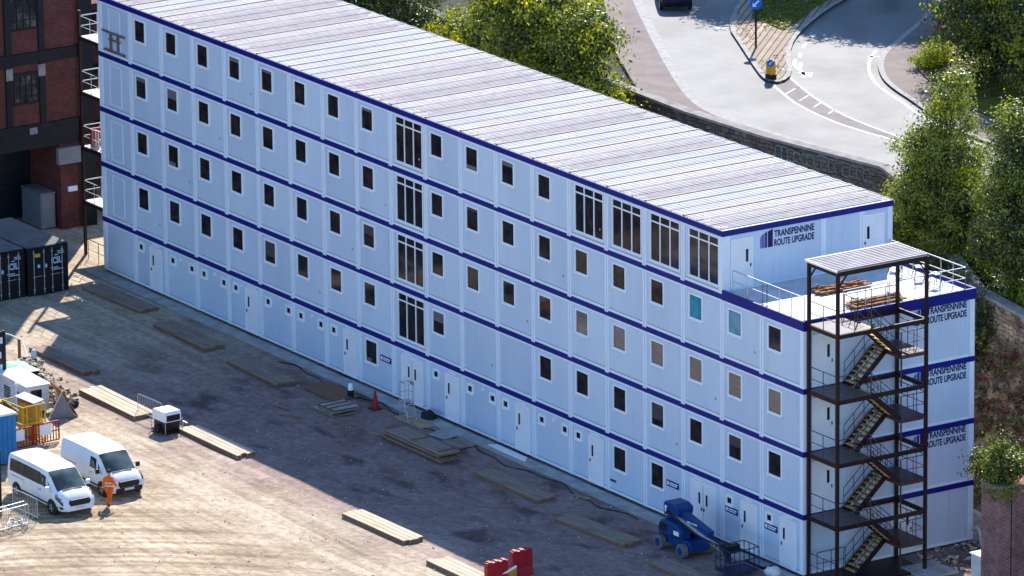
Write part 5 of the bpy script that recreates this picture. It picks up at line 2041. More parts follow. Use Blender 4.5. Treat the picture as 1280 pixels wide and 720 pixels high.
mb.build('skid', 'iron', t)

t = thing('skip', 'small skip heaped under a pale green tarpaulin beside the notice board', 'skip', (16.1, -14.4, 0))
mb = MB()
mb.extr([(-0.75, 0.05), (0.75, 0.05), (1.05, 0.95), (-1.05, 0.95)], 'y', -0.65, 0.65)
mb.build('body', 'black', t)
mb = MB()
nx_ = 14
vv = []
for j in range(9):
    for i in range(nx_):
        x = -1.1 + 2.2 * i / (nx_ - 1)
        y = -0.72 + 1.44 * j / 8
        ed = min(1, 4 * min(i, nx_ - 1 - i) / nx_) * min(1, 4 * min(j, 8 - j) / 8)
        vv.append((x, y, 0.95 + 0.22 * ed + 0.06 * math.sin(5 * x + 3 * y) * ed))
mb.add(vv, [(j * nx_ + i, j * nx_ + i + 1, (j + 1) * nx_ + i + 1, (j + 1) * nx_ + i) for j in range(8) for i in range(nx_ - 1)])
mb.build('tarpaulin', 'green', t, smooth=True)

t = thing('gas_bottle', 'blue and pale gas bottle standing at the end of the handrail', 'bottle', (13.5, -12.0, 0))
mb = MB()
mb.tube([(0, 0, 0.0), (0, 0, 0.4)], 0.17, 12)
mb.build('body', 'shutter', t, smooth=True)
mb = MB()
mb.tube([(0, 0, 0.4), (0, 0, 0.75), (0, 0, 0.85)], [0.15, 0.14, 0.07], 12)
mb.build('shoulder', 'lettering', t, smooth=True)

t = thing('handrail', 'white handrail on a brown post beside the rubble heap', 'railing', (11.9, -11.95, 0))
mb = MB()
mb.tube([(9.6, -12.4, 1.05), (11.0, -11.95, 1.05), (12.2, -11.9, 1.02), (13.5, -12.35, 0.5)], 0.035, 8)
mb.build('rail', 'white', t, world=True)
mb = MB()
mb.box(11.85, 11.97, -12.0, -11.88, 0, 1.0)
mb.box(10.0, 10.1, -12.3, -12.2, 0, 1.0)
mb.build('post', 'brown', t, world=True)


def chunks(name, label, cat, n_, fn, mat, seed, kind='stuff'):
    rr = random.Random(seed)
    mb = MB()
    for _ in range(n_):
        x, y, z, s_ = fn(rr)
        pts = []
        for a in (-1, 1):
            for b_ in (-1, 1):
                for c_ in (-1, 1):
                    pts.append(Vector((a * rr.uniform(.5, 1), b_ * rr.uniform(.5, 1), c_ * rr.uniform(.35, .8))) * s_)
        q = Matrix.Rotation(rr.uniform(0, 6.3), 3, 'Z') @ Matrix.Rotation(rr.uniform(-.6, .6), 3, 'X')
        pts = [q @ p + Vector((x, y, z)) for p in pts]
        mb.add(pts, [(0, 1, 3, 2), (4, 6, 7, 5), (0, 4, 5, 1), (2, 3, 7, 6), (0, 2, 6, 4), (1, 5, 7, 3)])
    o = mb.build(name, mat)
    return tag(o, label, cat, kind=kind)


def rub(rr):
    t_ = rr.random()
    x, y = 13.2 + 7.3 * t_, -12.1 - 1.9 * t_
    u = rr.gauss(0, 0.42)
    return x + rr.uniform(-.3, .3), y + u - 0.35, max(0.03, 0.55 * math.exp(-u * u / 0.3) * rr.random()), rr.uniform(0.05, 0.2)


chunks('rubble', 'long low heap of broken brick and stone behind the white cabin', 'rubble', 700, rub, 'rubble', 5)
lump('debris_sack', 'black sack at the near end of the rubble heap', 'sack', (20.7, -14.05, 0), 0.5, 0.4, 0.3, 'bin', 9)

t = thing('leaning_sheets', 'rusty brown sheet leaning on a grey folded frame beside the cabin', 'sheet', (21.4, -15.3, 0), R(-12))
mb = MB()
mb.add([(-1.2, 0.9, 0.02), (1.0, 0.9, 0.02), (1.0, 0.15, 1.35), (-1.2, 0.15, 1.35), (-1.2, 0.95, 0.02), (1.0, 0.95, 0.02), (1.0, 0.2, 1.38), (-1.2, 0.2, 1.38)],
       [(0, 1, 2, 3), (7, 6, 5, 4), (0, 4, 5, 1), (1, 5, 6, 2), (2, 6, 7, 3), (3, 7, 4, 0)])
mb.build('brown_sheet', 'brown', t)
mb = MB()
for x_ in (-1.1, 0.95):
    mb.bar((x_, -0.6, 0.02), (x_, 0.15, 1.38), 0.07, 0.04)
    mb.bar((x_, -0.6, 0.05), (x_, 0.85, 0.05), 0.06, 0.04)
mb.bar((0.95, -0.6, 0.02), (0.95, 0.55, 0.8), 0.05)
mb.build('prop_frame', 'tape', t)
mb = MB()
mb.add([(1.0, -0.5, 0.03), (1.0, 0.8, 0.03), (1.0, 0.13, 1.3), (0.97, -0.5, 0.03), (0.97, 0.8, 0.03), (0.97, 0.13, 1.3)], [(0, 1, 2), (5, 4, 3), (0, 3, 4, 1), (1, 4, 5, 2), (2, 5, 3, 0)])
mb.build('end_panel', 'greymetal', t)

t = thing('gas_cage', 'yellow and ochre steel cage behind red and white safety panels', 'cage', (24.3, -18.6, 0), R(4))
mb = MB()
for x_ in (-0.9, 0.0, 0.9):
    for y_ in (-0.65, 0.65):
        mb.tube([(x_, y_, 0), (x_, y_, 1.9)], 0.04, 6)
for q in (-0.4, 0.15, 0.45):
    mb.tube([(0.9, q, 0.1), (0.9, q, 1.88)], 0.03, 6)
mb.tube([(-0.9, -0.65, 1.88), (0.9, 0.1, 1.0)], 0.035, 6)
if 1:
    for y_ in ():
        pass
for z in (0.1, 1.0, 1.88):
    for y_ in (-0.65, 0.65):
        mb.tube([(-0.9, y_, z), (0.9, y_, z)], 0.035, 6)
    for x_ in (-0.9, 0.9):
        mb.tube([(x_, -0.65, z), (x_, 0.65, z)], 0.035, 6)
mb.build('frame', 'yellow', t)
mb = MB()
mb.box(-0.7, 0.75, 0.1, 0.5, 0.12, 1.75)
mb.build('sheeting', 'ochre', t, bevel=0.04)
mb = MB()
mb.add([(-0.95, 0.1, 1.9), (0.75, 0.1, 1.9), (0.75, 0.7, 2.0), (-0.95, 0.7, 2.0), (-0.95, 0.1, 1.94), (0.75, 0.1, 1.94), (0.75, 0.7, 2.04), (-0.95, 0.7, 2.04)],
       [(0, 1, 2, 3), (7, 6, 5, 4), (0, 4, 5, 1), (1, 5, 6, 2), (2, 6, 7, 3), (3, 7, 4, 0)])
mb.build('lid', 'tape', t)


def safety_panel(label, loc, rz, first=None):
    if first:
        return dup(first, loc, rz, label)
    t_ = thing('safety_panel', label, 'barrier', loc, rz, group='red and white safety panels round the cage')
    mb = MB()
    for a, b_ in (((0, .1), (1.5, .1)), ((0, 1.05), (1.5, 1.05)), ((0, .1), (0, 1.05)), ((1.5, .1), (1.5, 1.05))):
        mb.bar((a[0], 0, a[1]), (b_[0], 0, b_[1]), 0.07, 0.05)
    mb.build('frame', 'red', t_)
    mb = MB()
    for k in range(1, 9):
        mb.bar((1.5 * k / 9, 0, 0.1), (1.5 * k / 9, 0, 1.05), 0.04)
    mb.bar((0, 0, 0.58), (1.5, 0, 0.58), 0.05)
    mb.build('bars', 'red', t_)
    mb = MB()
    mb.box(0.35, 1.05, -0.04, 0.035, 0.45, 1.0)
    mb.build('white_board', 'white', t_)
    return t_


s0 = safety_panel('red safety panel with white board beside the blue container', (25.85, -20.5, 0), R(92))
safety_panel('red safety panel with white board in front of the yellow cage', (25.75, -18.9, 0), R(95), s0)

t = thing('blue_container', 'bright blue container with white roof at the left picture edge', 'container', (27.75, -20.95, 0))
mb = MB()
mb.box(-6.0, 0, -2.4, 0, 0.1, 2.5)
for k in range(9):
    mb.box(0, 0.03, -2.3 + k * 0.26, -2.17 + k * 0.26, 0.2, 2.45)
mb.build('shell', 'blue', t, bevel=0.015)
mb = MB()
mb.box(-6.03, 0.03, -2.43, 0.03, 2.5, 2.6)
mb.build('roof', 'linen', t)
mb = MB()
mb.box(-4.0, -2.0, -.9, -.5, 2.601, 2.64)
mb.build('roof_vent', 'black', t)
t = thing('timber_post', 'dark square post at the very left picture edge', 'post', (34.7, -25.78, 0))
mb = MB()
mb.box(-0.09, 0.09, -0.09, 0.09, 0, 3.2)
mb.build('shaft', 'black', t)
mb = MB()
mb.box(-0.11, 0.11, -0.11, 0.11, 3.2, 3.26)
mb.build('cap', 'iron', t)
t = thing('lamp_pole', 'slim white pole with round head between cabin and blue container', 'pole', (20.6, -16.95, 0))
mb = MB()
mb.tube([(0, 0, 0), (0, 0, 1.5)], 0.03, 8)
mb.build('shaft', 'white', t)
mb = MB()
mb.tube([(0, 0, 1.5), (0, 0, 1.58), (0, 0, 1.66)], [0.08, 0.11, 0.06], 10)
mb.build('head', 'white', t, smooth=True)

mb = MB()
pts = []
for k in range(60):
    x = 20 + k * 0.55
    pts.append((x, -1.45 - 0.25 * math.sin(x * 0.8) - 0.12 * math.sin(2.3 * x), 0.03))
mb.tube(pts, 0.028, 6)
tag(mb.build('power_cable', 'black', smooth=True), 'black power cable wandering along the footing of the cabins', 'cable')
# loose stones, offcuts and weeds over the yard
def stone(rr):
    return rr.uniform(-4, 66), rr.uniform(-30, -0.4), 0.01, rr.choice((0.015, 0.02, 0.02, 0.03, 0.05))


chunks('gravel', None, None, 1800, stone, 'gravel', 31)
rr = random.Random(77)
LIT = [('scrap_plank', 'short scrap plank near the cabin footing', 47.5, -1.7, 0.2), ('scrap_plank', 'short scrap plank left of the tall board stack', 33.2, -4.3, 0.4),
       ('scrap_plank', 'short dark scrap plank on open ground before the panel stack', 28.2, -6.3, 0.5), ('scrap_plank', 'scrap plank beside the short panel stack', 26.4, -5.6, 0.1)]
for nm, lab, x, y, a in LIT:
    mb = MB()
    c_, s_ = math.cos(a), math.sin(a)
    mb.bar((x, y, 0.05), (x + 1.1 * c_, y + 1.1 * s_, 0.05), 0.16, 0.05)
    tag(mb.build(nm, 'endgrain' if 'dark' in lab else 'timber2', bevel=0.006), lab, 'plank', 'scrap planks on the yard')
# materials left along the footing
t = thing('steel_angle_bundle', 'bundle of white steel lengths lying along the footing', 'steel', (44, -0.6, 0.09))
for x0, x1 in ((38.6, 41.8),):
    mb = MB()
    for k in range(3):
        mb.bar((x0 + .1 * k, -0.75 + 0.14 * k, 0.13), (x1 - .15 * k, -0.75 + 0.14 * k, 0.13), 0.09, 0.07)
    mb.build('lengths', 'white', t, world=True)
t = thing('door_step', 'dark steel step lying outside the end ground floor door', 'step', (61.8, -0.75, 0.09))
mb = MB()
mb.box(-1.0, 0.5, -0.3, 0.25, 0, 0.12)
mb.build('frame', 'iron', t)
mb = MB()
mb.box(-0.95, 0.45, -0.26, 0.21, 0.12, 0.14)
mb.build('tread_plate', 'greymetal', t)
lump('bulk_bag', 'pale bulk bag slumped at the foot of the end door', 'bag', (63.0, -1.0, 0.05), 0.45, 0.35, 0.3, 'linen', 17)

# ------------------------------------------------------------------ right edge
t = thing('brick_pier', 'tall red brick pier topped with foliage at the right picture edge', 'pier', (70.6, 6.6, 0))
mb = MB()
mb.box(69.75, 71.1, 5.85, 6.75, 0, 5.0)
mb.box(69.75, 70.9, 6.751, 9.5, 0, 4.9)
mb.build('brickwork', 'brickp', t, world=True)
mb = MB()
mb.box(69.70, 71.15, 5.80, 6.82, 5.0, 5.1)
mb.build('cap_stone', 'cope', t, world=True)
mb = MB()
mb.box(71.1, 71.13, 6.52, 6.56, 0, 5)
mb.build('joint', 'iron', t, world=True)
t = thing('meter_cabinet', 'white meter cabinet standing left of the brick pier', 'cabinet', (68.4, 6.3, 0))
mb = MB()
mb.box(0, 0.8, 0, 1.9, 0.05, 1.15)
mb.build('body', 'linen', t, bevel=0.015)
mb = MB()
mb.box(-0.05, 0.85, -0.05, 1.95, 1.15, 1.21)
mb.build('lid', 'white', t)
mb = MB()
mb.box(0.801, 0.82, 0.9, 0.915, 0.1, 1.1)
mb.box(0.801, 0.85, 1.0, 1.04, 0.6, 0.72)
mb.build('door_seam', 'gap', t)
t = thing('duct_pipe', 'silver bent duct pipe behind the right corner of the cabins', 'pipe', (64.45, 9.35, 0))
mb = MB()
mb.tube([(0, 0, 0.75), (0.25, 0.05, 0.85), (0.45, 0.08, 0.7), (0.5, 0.1, 0.35), (0.5, 0.1, 0)], 0.11, 12)
mb.build('bend', 'galv', t, smooth=True)
mb = MB()
mb.tube([(0.5, 0.1, 0.0), (0.5, 0.1, 0.08)], 0.17, 12)
mb.build('collar', 'galv', t)
mb = MB()
mb.box(65.6, 67.6, 4.3, 6.2, 0.0, 0.12)
tag(mb.build('concrete_slab', 'concrete', bevel=0.02), kind='structure')


def dark_bits(rr):
    return rr.uniform(64.3, 68), rr.uniform(6.0, 10), 0.02, rr.uniform(0.04, 0.2)


chunks('debris', None, None, 90, dark_bits, 'rubble', 41)

# handrail above the planted bank
t = thing('bank_handrail', 'pale handrail among the bright shrubs above the stone retaining wall', 'railing', (52.4, 20.4, 7.6))
mb = MB()
mb.tube([(52.0, 20.45, 8.55), (57, 19.7, 8.5)], 0.035, 6)
mb.build('rail', 'galv', t, world=True)
mb = MB()
for x in (52.2, 54, 56):
    mb.tube([(x, 20.45 - (x - 52) * .15, 7.5), (x, 20.45 - (x - 52) * .15, 8.52)], 0.03, 6)
mb.build('upright', 'galv', t, world=True)

# ------------------------------------------------------------------ road furniture
t = thing('keep_left_sign', 'round blue keep left sign on a dark post on the cobbled island', 'road sign', (9.7, 35.2, 9.13))
mb = MB()
mb.tube([(0, 0, 0), (0, 0, 2.75)], 0.06, 10)
mb.build('post', 'black', t)
AX = Vector((0.806, -0.592, 0))          # faces the approaching lane
def disc(mb, c, r_, th, n_=28, mi=0):
    c = Vector(c)
    mb.tube([c - AX * th / 2, c + AX * th / 2], r_, n_, mi)
mb = MB()
disc(mb, (0.08, -0.06, 2.45), 0.34, 0.03)
sgn = mb.build('sign_plate', 'signblue', t)
def arrow(parent, c, s_):
    mb = MB()
    sd = Vector((0.592, 0.806, 0))       # right in the picture
    up = Vector((0, 0, 1))
    a = (-sd - up).normalized()
    b_ = Vector((a.dot(sd) * 0, 0, 0))
    pr_ = (sd - up).normalized()
    c = Vector(c)
    pts = [c - a * s_ * .8 + pr_ * s_ * .16, c + a * s_ * .25 + pr_ * s_ * .16, c + a * s_ * .25 + pr_ * s_ * .5, c + a * s_ * .85, c + a * s_ * .25 - pr_ * s_ * .5, c + a * s_ * .25 - pr_ * s_ * .16, c - a * s_ * .8 - pr_ * s_ * .16]
    n_ = len(pts)
    mb.add([p for p in pts] + [p + AX * 0.006 for p in pts], [tuple(range(n_, 2 * n_)), tuple(reversed(range(n_)))] + [(i, (i + 1) % n_, n_ + (i + 1) % n_, n_ + i) for i in range(n_)])
    mb.build('arrow', 'white', parent)
arrow(sgn, Vector((0.08, -0.06, 2.45)) + AX * 0.018, 0.3)
t = thing('traffic_bollard', 'yellow traffic bollard with small blue arrow disc at the island nose', 'bollard', (15.9, 31.85, 9.13))
mb = MB()
mb.extr([(-0.22, 0.25), (0.22, 0.25), (0.24, 0.75), (0.18, 1.0), (-0.18, 1.0), (-0.24, 0.75)], 'y', -0.16, 0.16)
bo = mb.build('shell', 'bollard', t, bevel=0.04)
mb = MB()
mb.box(-0.24, 0.24, -0.2, 0.2, 0, 0.25)
mb.build('base', 'black', t)
mb = MB()
disc(mb, (0.22, -0.17, 0.92), 0.19, 0.03)
sg2 = mb.build('arrow_disc', 'signblue', t)
arrow(sg2, Vector((0.22, -0.17, 0.92)) + AX * 0.018, 0.15)
t = thing('footway_sign', 'dark backed round sign on a post beside the big trees', 'road sign', (17.5, 42.0, 9.15))
mb = MB()
mb.tube([(0, 0, 0), (0, 0, 2.0)], 0.05, 8)
mb.build('post', 'black', t)
mb = MB()
disc(mb, (0.07, -0.05, 1.75), 0.32, 0.03)
pl = mb.build('sign_plate', 'red', t)
mb = MB()
c = Vector((0.07, -0.05, 1.75)) + AX * 0.02
sd = Vector((0.592, 0.806, 0))
mb.add([c - sd * .22 - Vector((0, 0, .05)), c + sd * .22 - Vector((0, 0, .05)), c + sd * .22 + Vector((0, 0, .05)), c - sd * .22 + Vector((0, 0, .05))], [(0, 1, 2, 3)])
mb.build('white_bar', 'white', pl)

# car leaving the frame at the top
t = thing('parked_car', 'dark blue car whose tail shows at the top edge on the road', 'car', (-1.7, 37.6, 9.0), R(150))
CS = [(-2.1, .45, .70, .75, .85, .6), (-2.0, .3, .82, .85, 1.02, .68), (-1.4, .25, .88, .92, 1.1, .72), (-0.7, .25, .89, .92, 1.42, .62), (0.6, .25, .89, .9, 1.44, .62), (1.2, .25, .88, .88, 1.15, .66), (1.7, .25, .86, .82, .95, .7), (2.1, .4, .72, .65, .75, .6)]
mb = MB()
rings = []
for s_ in CS:
    rg = ring(CS, s_[0])
    rings.append([(s_[0], y, z) for y, z in rg] + [(s_[0], -y, z) for y, z in rg[-2:0:-1]])
nr = len(rings[0])
mb.add([p for r_ in rings for p in r_], [(i * nr + j, (i + 1) * nr + j, (i + 1) * nr + (j + 1) % nr, i * nr + (j + 1) % nr) for i in range(len(rings) - 1) for j in range(nr)] + [tuple(range(nr)), tuple((len(rings) - 1) * nr + j for j in reversed(range(nr)))])
mb.build('body', 'carpaint', t, smooth=True)
for x_ in (-1.3, 1.3):
    for sd in (-1, 1):
        mb = MB()
        mb.tube([(x_, sd * 0.7, 0.31), (x_, sd * 0.9, 0.31)], 0.31, 18)
        wh = mb.build('wheel', 'rubber', t)
        mb = MB()
        mb.tube([(x_, sd * 0.89, 0.31), (x_, sd * 0.91, 0.31)], 0.2, 14)
        mb.build('rim', 'galv', wh)
patch(CS, [(0.65, 6.05), (1.18, 5.6), (1.18, 10.4), (0.65, 9.95)], 1, 0.008, 6, 12).build('windscreen', 'vanglass', t, smooth=True)
patch(CS, [(-1.35, 5.6), (-0.75, 6.05), (-0.75, 9.95), (-1.35, 10.4)], 1, 0.008, 6, 12).build('rear_window', 'vanglass', t, smooth=True)


# ------------------------------------------------------------------ trees and plants
def leaves(name, pts, size, mats, seed, parent=None, upbias=0.25, flat=1.0):
    """pts: array of (x, y, z, material index, outward vector xyz); one small four cornered leaf spray each"""
    g = np.random.default_rng(seed)
    n_ = len(pts)
    c = pts[:, :3]
    nrm = g.normal(size=(n_, 3)) * 0.55 + pts[:, 4:7] * 1.0
    nrm[:, 2] += upbias
    nrm /= np.linalg.norm(nrm, axis=1)[:, None]
    a = np.cross(nrm, g.normal(size=(n_, 3)))
    a /= np.linalg.norm(a, axis=1)[:, None]
    b_ = np.cross(nrm, a)
    s_ = size * g.uniform(0.55, 1.25, (n_, 1))
    wd = s_ * g.uniform(0.45, 0.8, (n_, 1))
    v_ = np.stack([c - a * s_, c + b_ * wd * 0.8 + nrm * s_ * 0.12, c + a * s_ * g.uniform(0.8, 1.2, (n_, 1)), c - b_ * wd * 0.8 - nrm * s_ * 0.05], 1)
    me = bpy.data.meshes.new(name)
    me.vertices.add(n_ * 4)
    me.vertices.foreach_set('co', v_.ravel())
    me.loops.add(n_ * 4)
    me.loops.foreach_set('vertex_index', np.arange(n_ * 4, dtype=np.int32))
    me.polygons.add(n_)
    me.polygons.foreach_set('loop_start', np.arange(0, n_ * 4, 4, dtype=np.int32))
    me.polygons.foreach_set('loop_total', np.full(n_, 4, dtype=np.int32))
    me.polygons.foreach_set('material_index', pts[:, 3].astype(np.int32))
    for m_ in mats:
        me.materials.append(M[m_])
    me.update(calc_edges=True)
    me.validate()
    o = bpy.data.objects.new(name, me)
    COL.objects.link(o)
    if parent is not None:
        o.parent = parent
    return o


def crown_points(lobes, nclump, per, crad, seed, mw=(0.25, 0.5, 0.25), zmin=-99):
    g = np.random.default_rng(seed)
    out = []
    vol = np.array([l[3] * l[4] * l[5] for l in lobes]) ** 0.67
    cnt = np.maximum(3, (nclump * vol / vol.sum()).astype(int))
    for l, k_ in zip(lobes, cnt):
        c = np.array(l[:3])
        rad = np.array(l[3:6])
        d = g.normal(size=(k_, 3))
        d /= np.linalg.norm(d, axis=1)[:, None]
        r_ = g.uniform(0.25, 1.0, (k_, 1)) ** 0.5 * g.uniform(0.85, 1.12, (k_, 1)) * np.where(g.random((k_, 1)) < 0.13, g.uniform(1.1, 1.42, (k_, 1)), 1.0)
        cc = c + d * rad * r_
        for j in range(k_):
            q_ = cc[j]
            val = 0.5 + 0.27 * math.sin(1.9 * q_[0] + 1.3 * q_[2] + seed) + 0.23 * math.sin(2.3 * q_[1] - 1.7 * q_[2] + 2 * seed) + g.normal() * 0.13
            m_ = int(np.searchsorted(np.cumsum(mw), min(max(val, 0.0), 0.999)))
            m_ = min(m_, len(mw) - 1)
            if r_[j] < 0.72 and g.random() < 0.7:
                m_ = 0  # inner clumps drop to the first leaf tone, painting the crown's inner shade
            kk = int(per * g.uniform(0.5, 1.5))
            cr_ = crad * g.uniform(0.6, 1.4)
            q = cc[j] + g.normal(size=(kk, 3)) * cr_ * np.array([1, 1, 0.6]) + np.outer(g.uniform(-0.3, 0.6, kk), d[j]) * crad
            mi = np.where(g.random(kk) < 0.85, m_, g.integers(0, len(mw), kk))
            o_ = q - cc[j]
            o_ /= np.linalg.norm(o_, axis=1)[:, None] + 1e-6
            o_ = o_ * 0.5 + d[j] * 0.7
            out.append(np.column_stack([q, mi, o_]))
    p = np.concatenate(out)
    return p[p[:, 2] > zmin]


def tree(label, base, lobes, mats, nclump=260, per=55, crad=0.42, size=0.13, seed=1, trunk_r=0.22, cat='tree', name='broadleaf_tree', group=None, mw=(0.25, 0.5, 0.25)):
    t_ = thing(name, label, cat, base, group=group)
    rr = random.Random(seed)
    mb = MB()
    top = max(l[2] for l in lobes)
    cx = sum(l[0] for l in lobes) / len(lobes)
    cy = sum(l[1] for l in lobes) / len(lobes)
    low = min(l[2] - l[5] * 0.5 for l in lobes)
    low = max(0.4, low)
    mb.tube([(0, 0, -0.4), (0.05, 0.03, low * 0.5), (cx * 0.4, cy * 0.4, low), (cx * .8, cy * .8, (low + top) / 2), (cx, cy, top)], [trunk_r * 1.3, trunk_r, trunk_r * 0.85, trunk_r * 0.55, trunk_r * 0.2], 8)
    tr = mb.build('trunk', 'bark', t_, smooth=True)
    mb = MB()
    for l in lobes:
        p = Vector((cx * 0.4, cy * 0.4, low * rr.uniform(0.75, 1.0)))
        e = Vector(l[:3])
        mid = p.lerp(e, 0.5) + Vector((rr.uniform(-.2, .2), rr.uniform(-.2, .2), 0.15))
        mb.tube([p, mid, e], [trunk_r * 0.45, trunk_r * 0.28, trunk_r * 0.1], 6)
        for k in range(3):
            d = Vector((rr.uniform(-1, 1), rr.uniform(-1, 1), rr.uniform(-0.3, 1)))
            f_ = e + Vector((d.x * l[3], d.y * l[4], d.z * l[5])) * 0.75
            mb.tube([mid.lerp(e, rr.uniform(0.2, 1)), f_], [trunk_r * 0.14, trunk_r * 0.04], 5)
    mb.build('branches', 'bark', tr, smooth=True)
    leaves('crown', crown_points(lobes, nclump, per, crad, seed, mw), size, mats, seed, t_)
    return t_


GRN = ['lf_dark', 'lf_mid', 'lf_lime']
# bright spreading tree behind the roof
tree('bright lime green spreading tree rising behind the middle of the roof', (12.0, 18.6, 1.0),
     [(0.5, 0.2, 11.2, 2.6, 2.2, 2.2), (-2.6, 0.4, 11.2, 2.2, 2.0, 1.9), (3.4, 0.6, 10.6, 2.3, 2.0, 1.9), (-5.6, 0.2, 10.2, 2.1, 1.7, 1.5), (6.3, 0.3, 9.6, 1.8, 1.7, 1.5), (1.5, 0.5, 13.6, 2.6, 2.2, 2.0), (5.0, 0.8, 12.4, 1.9, 1.9, 1.6), (-2.2, .6, 13.6, 2.2, 2.0, 1.8), (0.5, 0.3, 8.6, 3.6, 1.8, 1.5), (8.3, 0.4, 8.6, 1.3, 1.2, 0.9), (-7.4, -.2, 9.6, 1.3, 1.2, .9)],
     GRN, 900, 60, 0.40, 0.115, 11, 0.35, mw=(0.14, 0.36, 0.50))
tree('dark feathery evergreen behind the roof at the top of the picture', (-1.5, 18.5, 1.0),
     [(0, 0, 9.5, 2.4, 2.2, 3.0), (-3.4, 0.4, 9.2, 2.4, 2.0, 2.6), (2.6, 0.6, 9.0, 2.0, 2.0, 2.4), (0.5, 1.2, 12.5, 2.6, 2.2, 2.4), (-3, 1.4, 12.3, 2.4, 2.2, 2.2)],
     ['lf_dark', 'lf_dark', 'lf_mid'], 420, 60, 0.4, 0.10, 12, 0.3, name='evergreen_tree')
tree('dense dark ivy clad tree further left behind the roof', (-9.0, 19.5, 1.0),
     [(0, 0, 10.5, 2.6, 2.2, 2.8), (3.0, 0.5, 10.2, 2.2, 2.0, 2.4), (0.5, 1.0, 13.5, 2.4, 2.0, 2.0)], ['lf_dark', 'lf_dark', 'lf_mid'], 240, 55, 0.4, 0.12, 13, 0.3, name='evergreen_tree')
tree('low green bush against the parapet below the bright spreading tree', (15.8, 20.2, 3.5),
     [(0, 0, 4.6, 1.6, 1.2, 1.3), (2.2, 0.2, 4.4, 1.4, 1.1, 1.0), (-2.2, 0.1, 4.8, 1.5, 1.2, 1.3), (4.0, .4, 4.2, 1.0, .9, .7)], GRN, 170, 45, 0.32, 0.12, 14, 0.12, name='bush', cat='bush', mw=(0.3, 0.4, 0.3))
# tall conical tree right of the roof
tree('tall pale green conical tree beside the road bend right of the roof', (45.9, 20.9, 7.2),
     [(0.9, 0.2, 9.2, 0.8, 0.8, 1.2), (0.5, 0.1, 7.6, 1.3, 1.2, 1.3), (-0.6, 0.0, 6.0, 1.5, 1.4, 1.4), (1.3, 0.2, 5.8, 1.4, 1.4, 1.4), (-1.6, 0.1, 4.6, 1.2, 1.2, 1.3), (0.3, -0.2, 4.0, 1.8, 1.5, 1.6), (2.2, 0.3, 4.0, 1.2, 1.2, 1.5), (-1.7, -0.1, 2.8, 1.9, 1.4, 1.5), (1.4, -0.1, 2.4, 2.0, 1.4, 1.5), (2.6, 0, 1.0, 1.6, 1.2, 1.2), (-2.6, -0.3, 1.6, 1.1, 1.0, .9), (-2.3, 0.2, 5.9, .5, .5, .6)],
     ['lf_dark', 'lf_grey', 'lf_mid', 'lf_lime'], 900, 58, 0.30, 0.088, 15, 0.2, mw=(0.16, 0.42, 0.26, 0.16))
tree('tall dark leaved tree with pale top at the right picture edge', (53.2, 19.9, 7.4),
     [(-0.3, 0.1, 8.8, 1.0, 0.9, 1.1), (0.2, 0, 7.0, 1.5, 1.3, 1.5), (1.8, 0.2, 7.6, 1.3, 1.2, 1.4), (-0.9, 0, 5.0, 1.3, 1.2, 1.6), (1.0, 0, 4.6, 1.8, 1.4, 1.8), (-0.8, -0.1, 2.8, 1.5, 1.2, 1.4), (1.4, 0, 2.4, 1.9, 1.3, 1.4), (3.2, 0.3, 5.0, 1.5, 1.3, 2.0)],
     ['lf_dark', 'lf_grey', 'lf_mid'], 760, 58, 0.32, 0.09, 16, 0.22, mw=(0.36, 0.34, 0.30))
tree('small yellowish bush at the left foot of the conical tree', (42.6, 20.2, 6.4),
     [(0, 0, 2.4, 0.9, 0.8, 0.8), (-0.8, -.1, 1.7, 0.7, .7, .6), (.9, 0, 1.8, .8, .7, .6)], ['lf_grey', 'lf_lime', 'lf_mid'], 80, 40, 0.24, 0.1, 17, 0.08, name='bush', cat='bush')
# undergrowth between the trees and the roof
tree('dark undergrowth bush below the conical tree behind the terrace', (48.5, 17.6, 3.0),
     [(0, 0, 3.6, 2.2, 1.4, 2.0), (-2.8, 0.6, 3.9, 1.8, 1.3, 1.6), (2.8, 0, 4.2, 2.1, 1.3, 2.0), (5.0, 0, 4.0, 1.6, 1.2, 1.6), (0.8, .4, 5.2, 1.8, 1.2, 1.2)], ['lf_dark', 'lf_dark', 'lf_mid'], 420, 55, 0.34, 0.10, 18, 0.12, name='bush', cat='bush')
tree('bright yellow green shrub above the stone retaining wall', (55.6, 19.2, 7.2),
     [(0, 0, 1.0, 0.9, 0.8, 0.7), (1.3, 0, 0.9, 0.9, 0.8, 0.6), (-1.2, 0.2, 0.7, 0.7, 0.7, 0.5), (2.6, -.1, .8, .9, .7, .6)], ['lf_yel', 'lf_lime', 'lf_mid'], 110, 40, 0.24, 0.09, 19, 0.06, name='shrub', cat='shrub', mw=(0.6, 0.3, 0.1))
tree('leafy green bush growing over the top of the brick pier', (70.3, 6.6, 4.9),
     [(-0.2, 0, 1.0, 1.0, 0.8, 0.8), (-1.2, -0.1, 0.7, 0.8, 0.6, 0.7), (0.8, 0.2, 1.1, 0.9, 0.8, 0.7), (0.2, -0.3, 0.1, 1.0, 0.5, 0.6), (-.4, .4, 1.6, .7, .6, .5)], ['lf_dark', 'lf_grey', 'lf_grey'], 170, 48, 0.24, 0.075, 20, 0.08, name='bush', cat='bush', mw=(0.4, 0.4, 0.2))
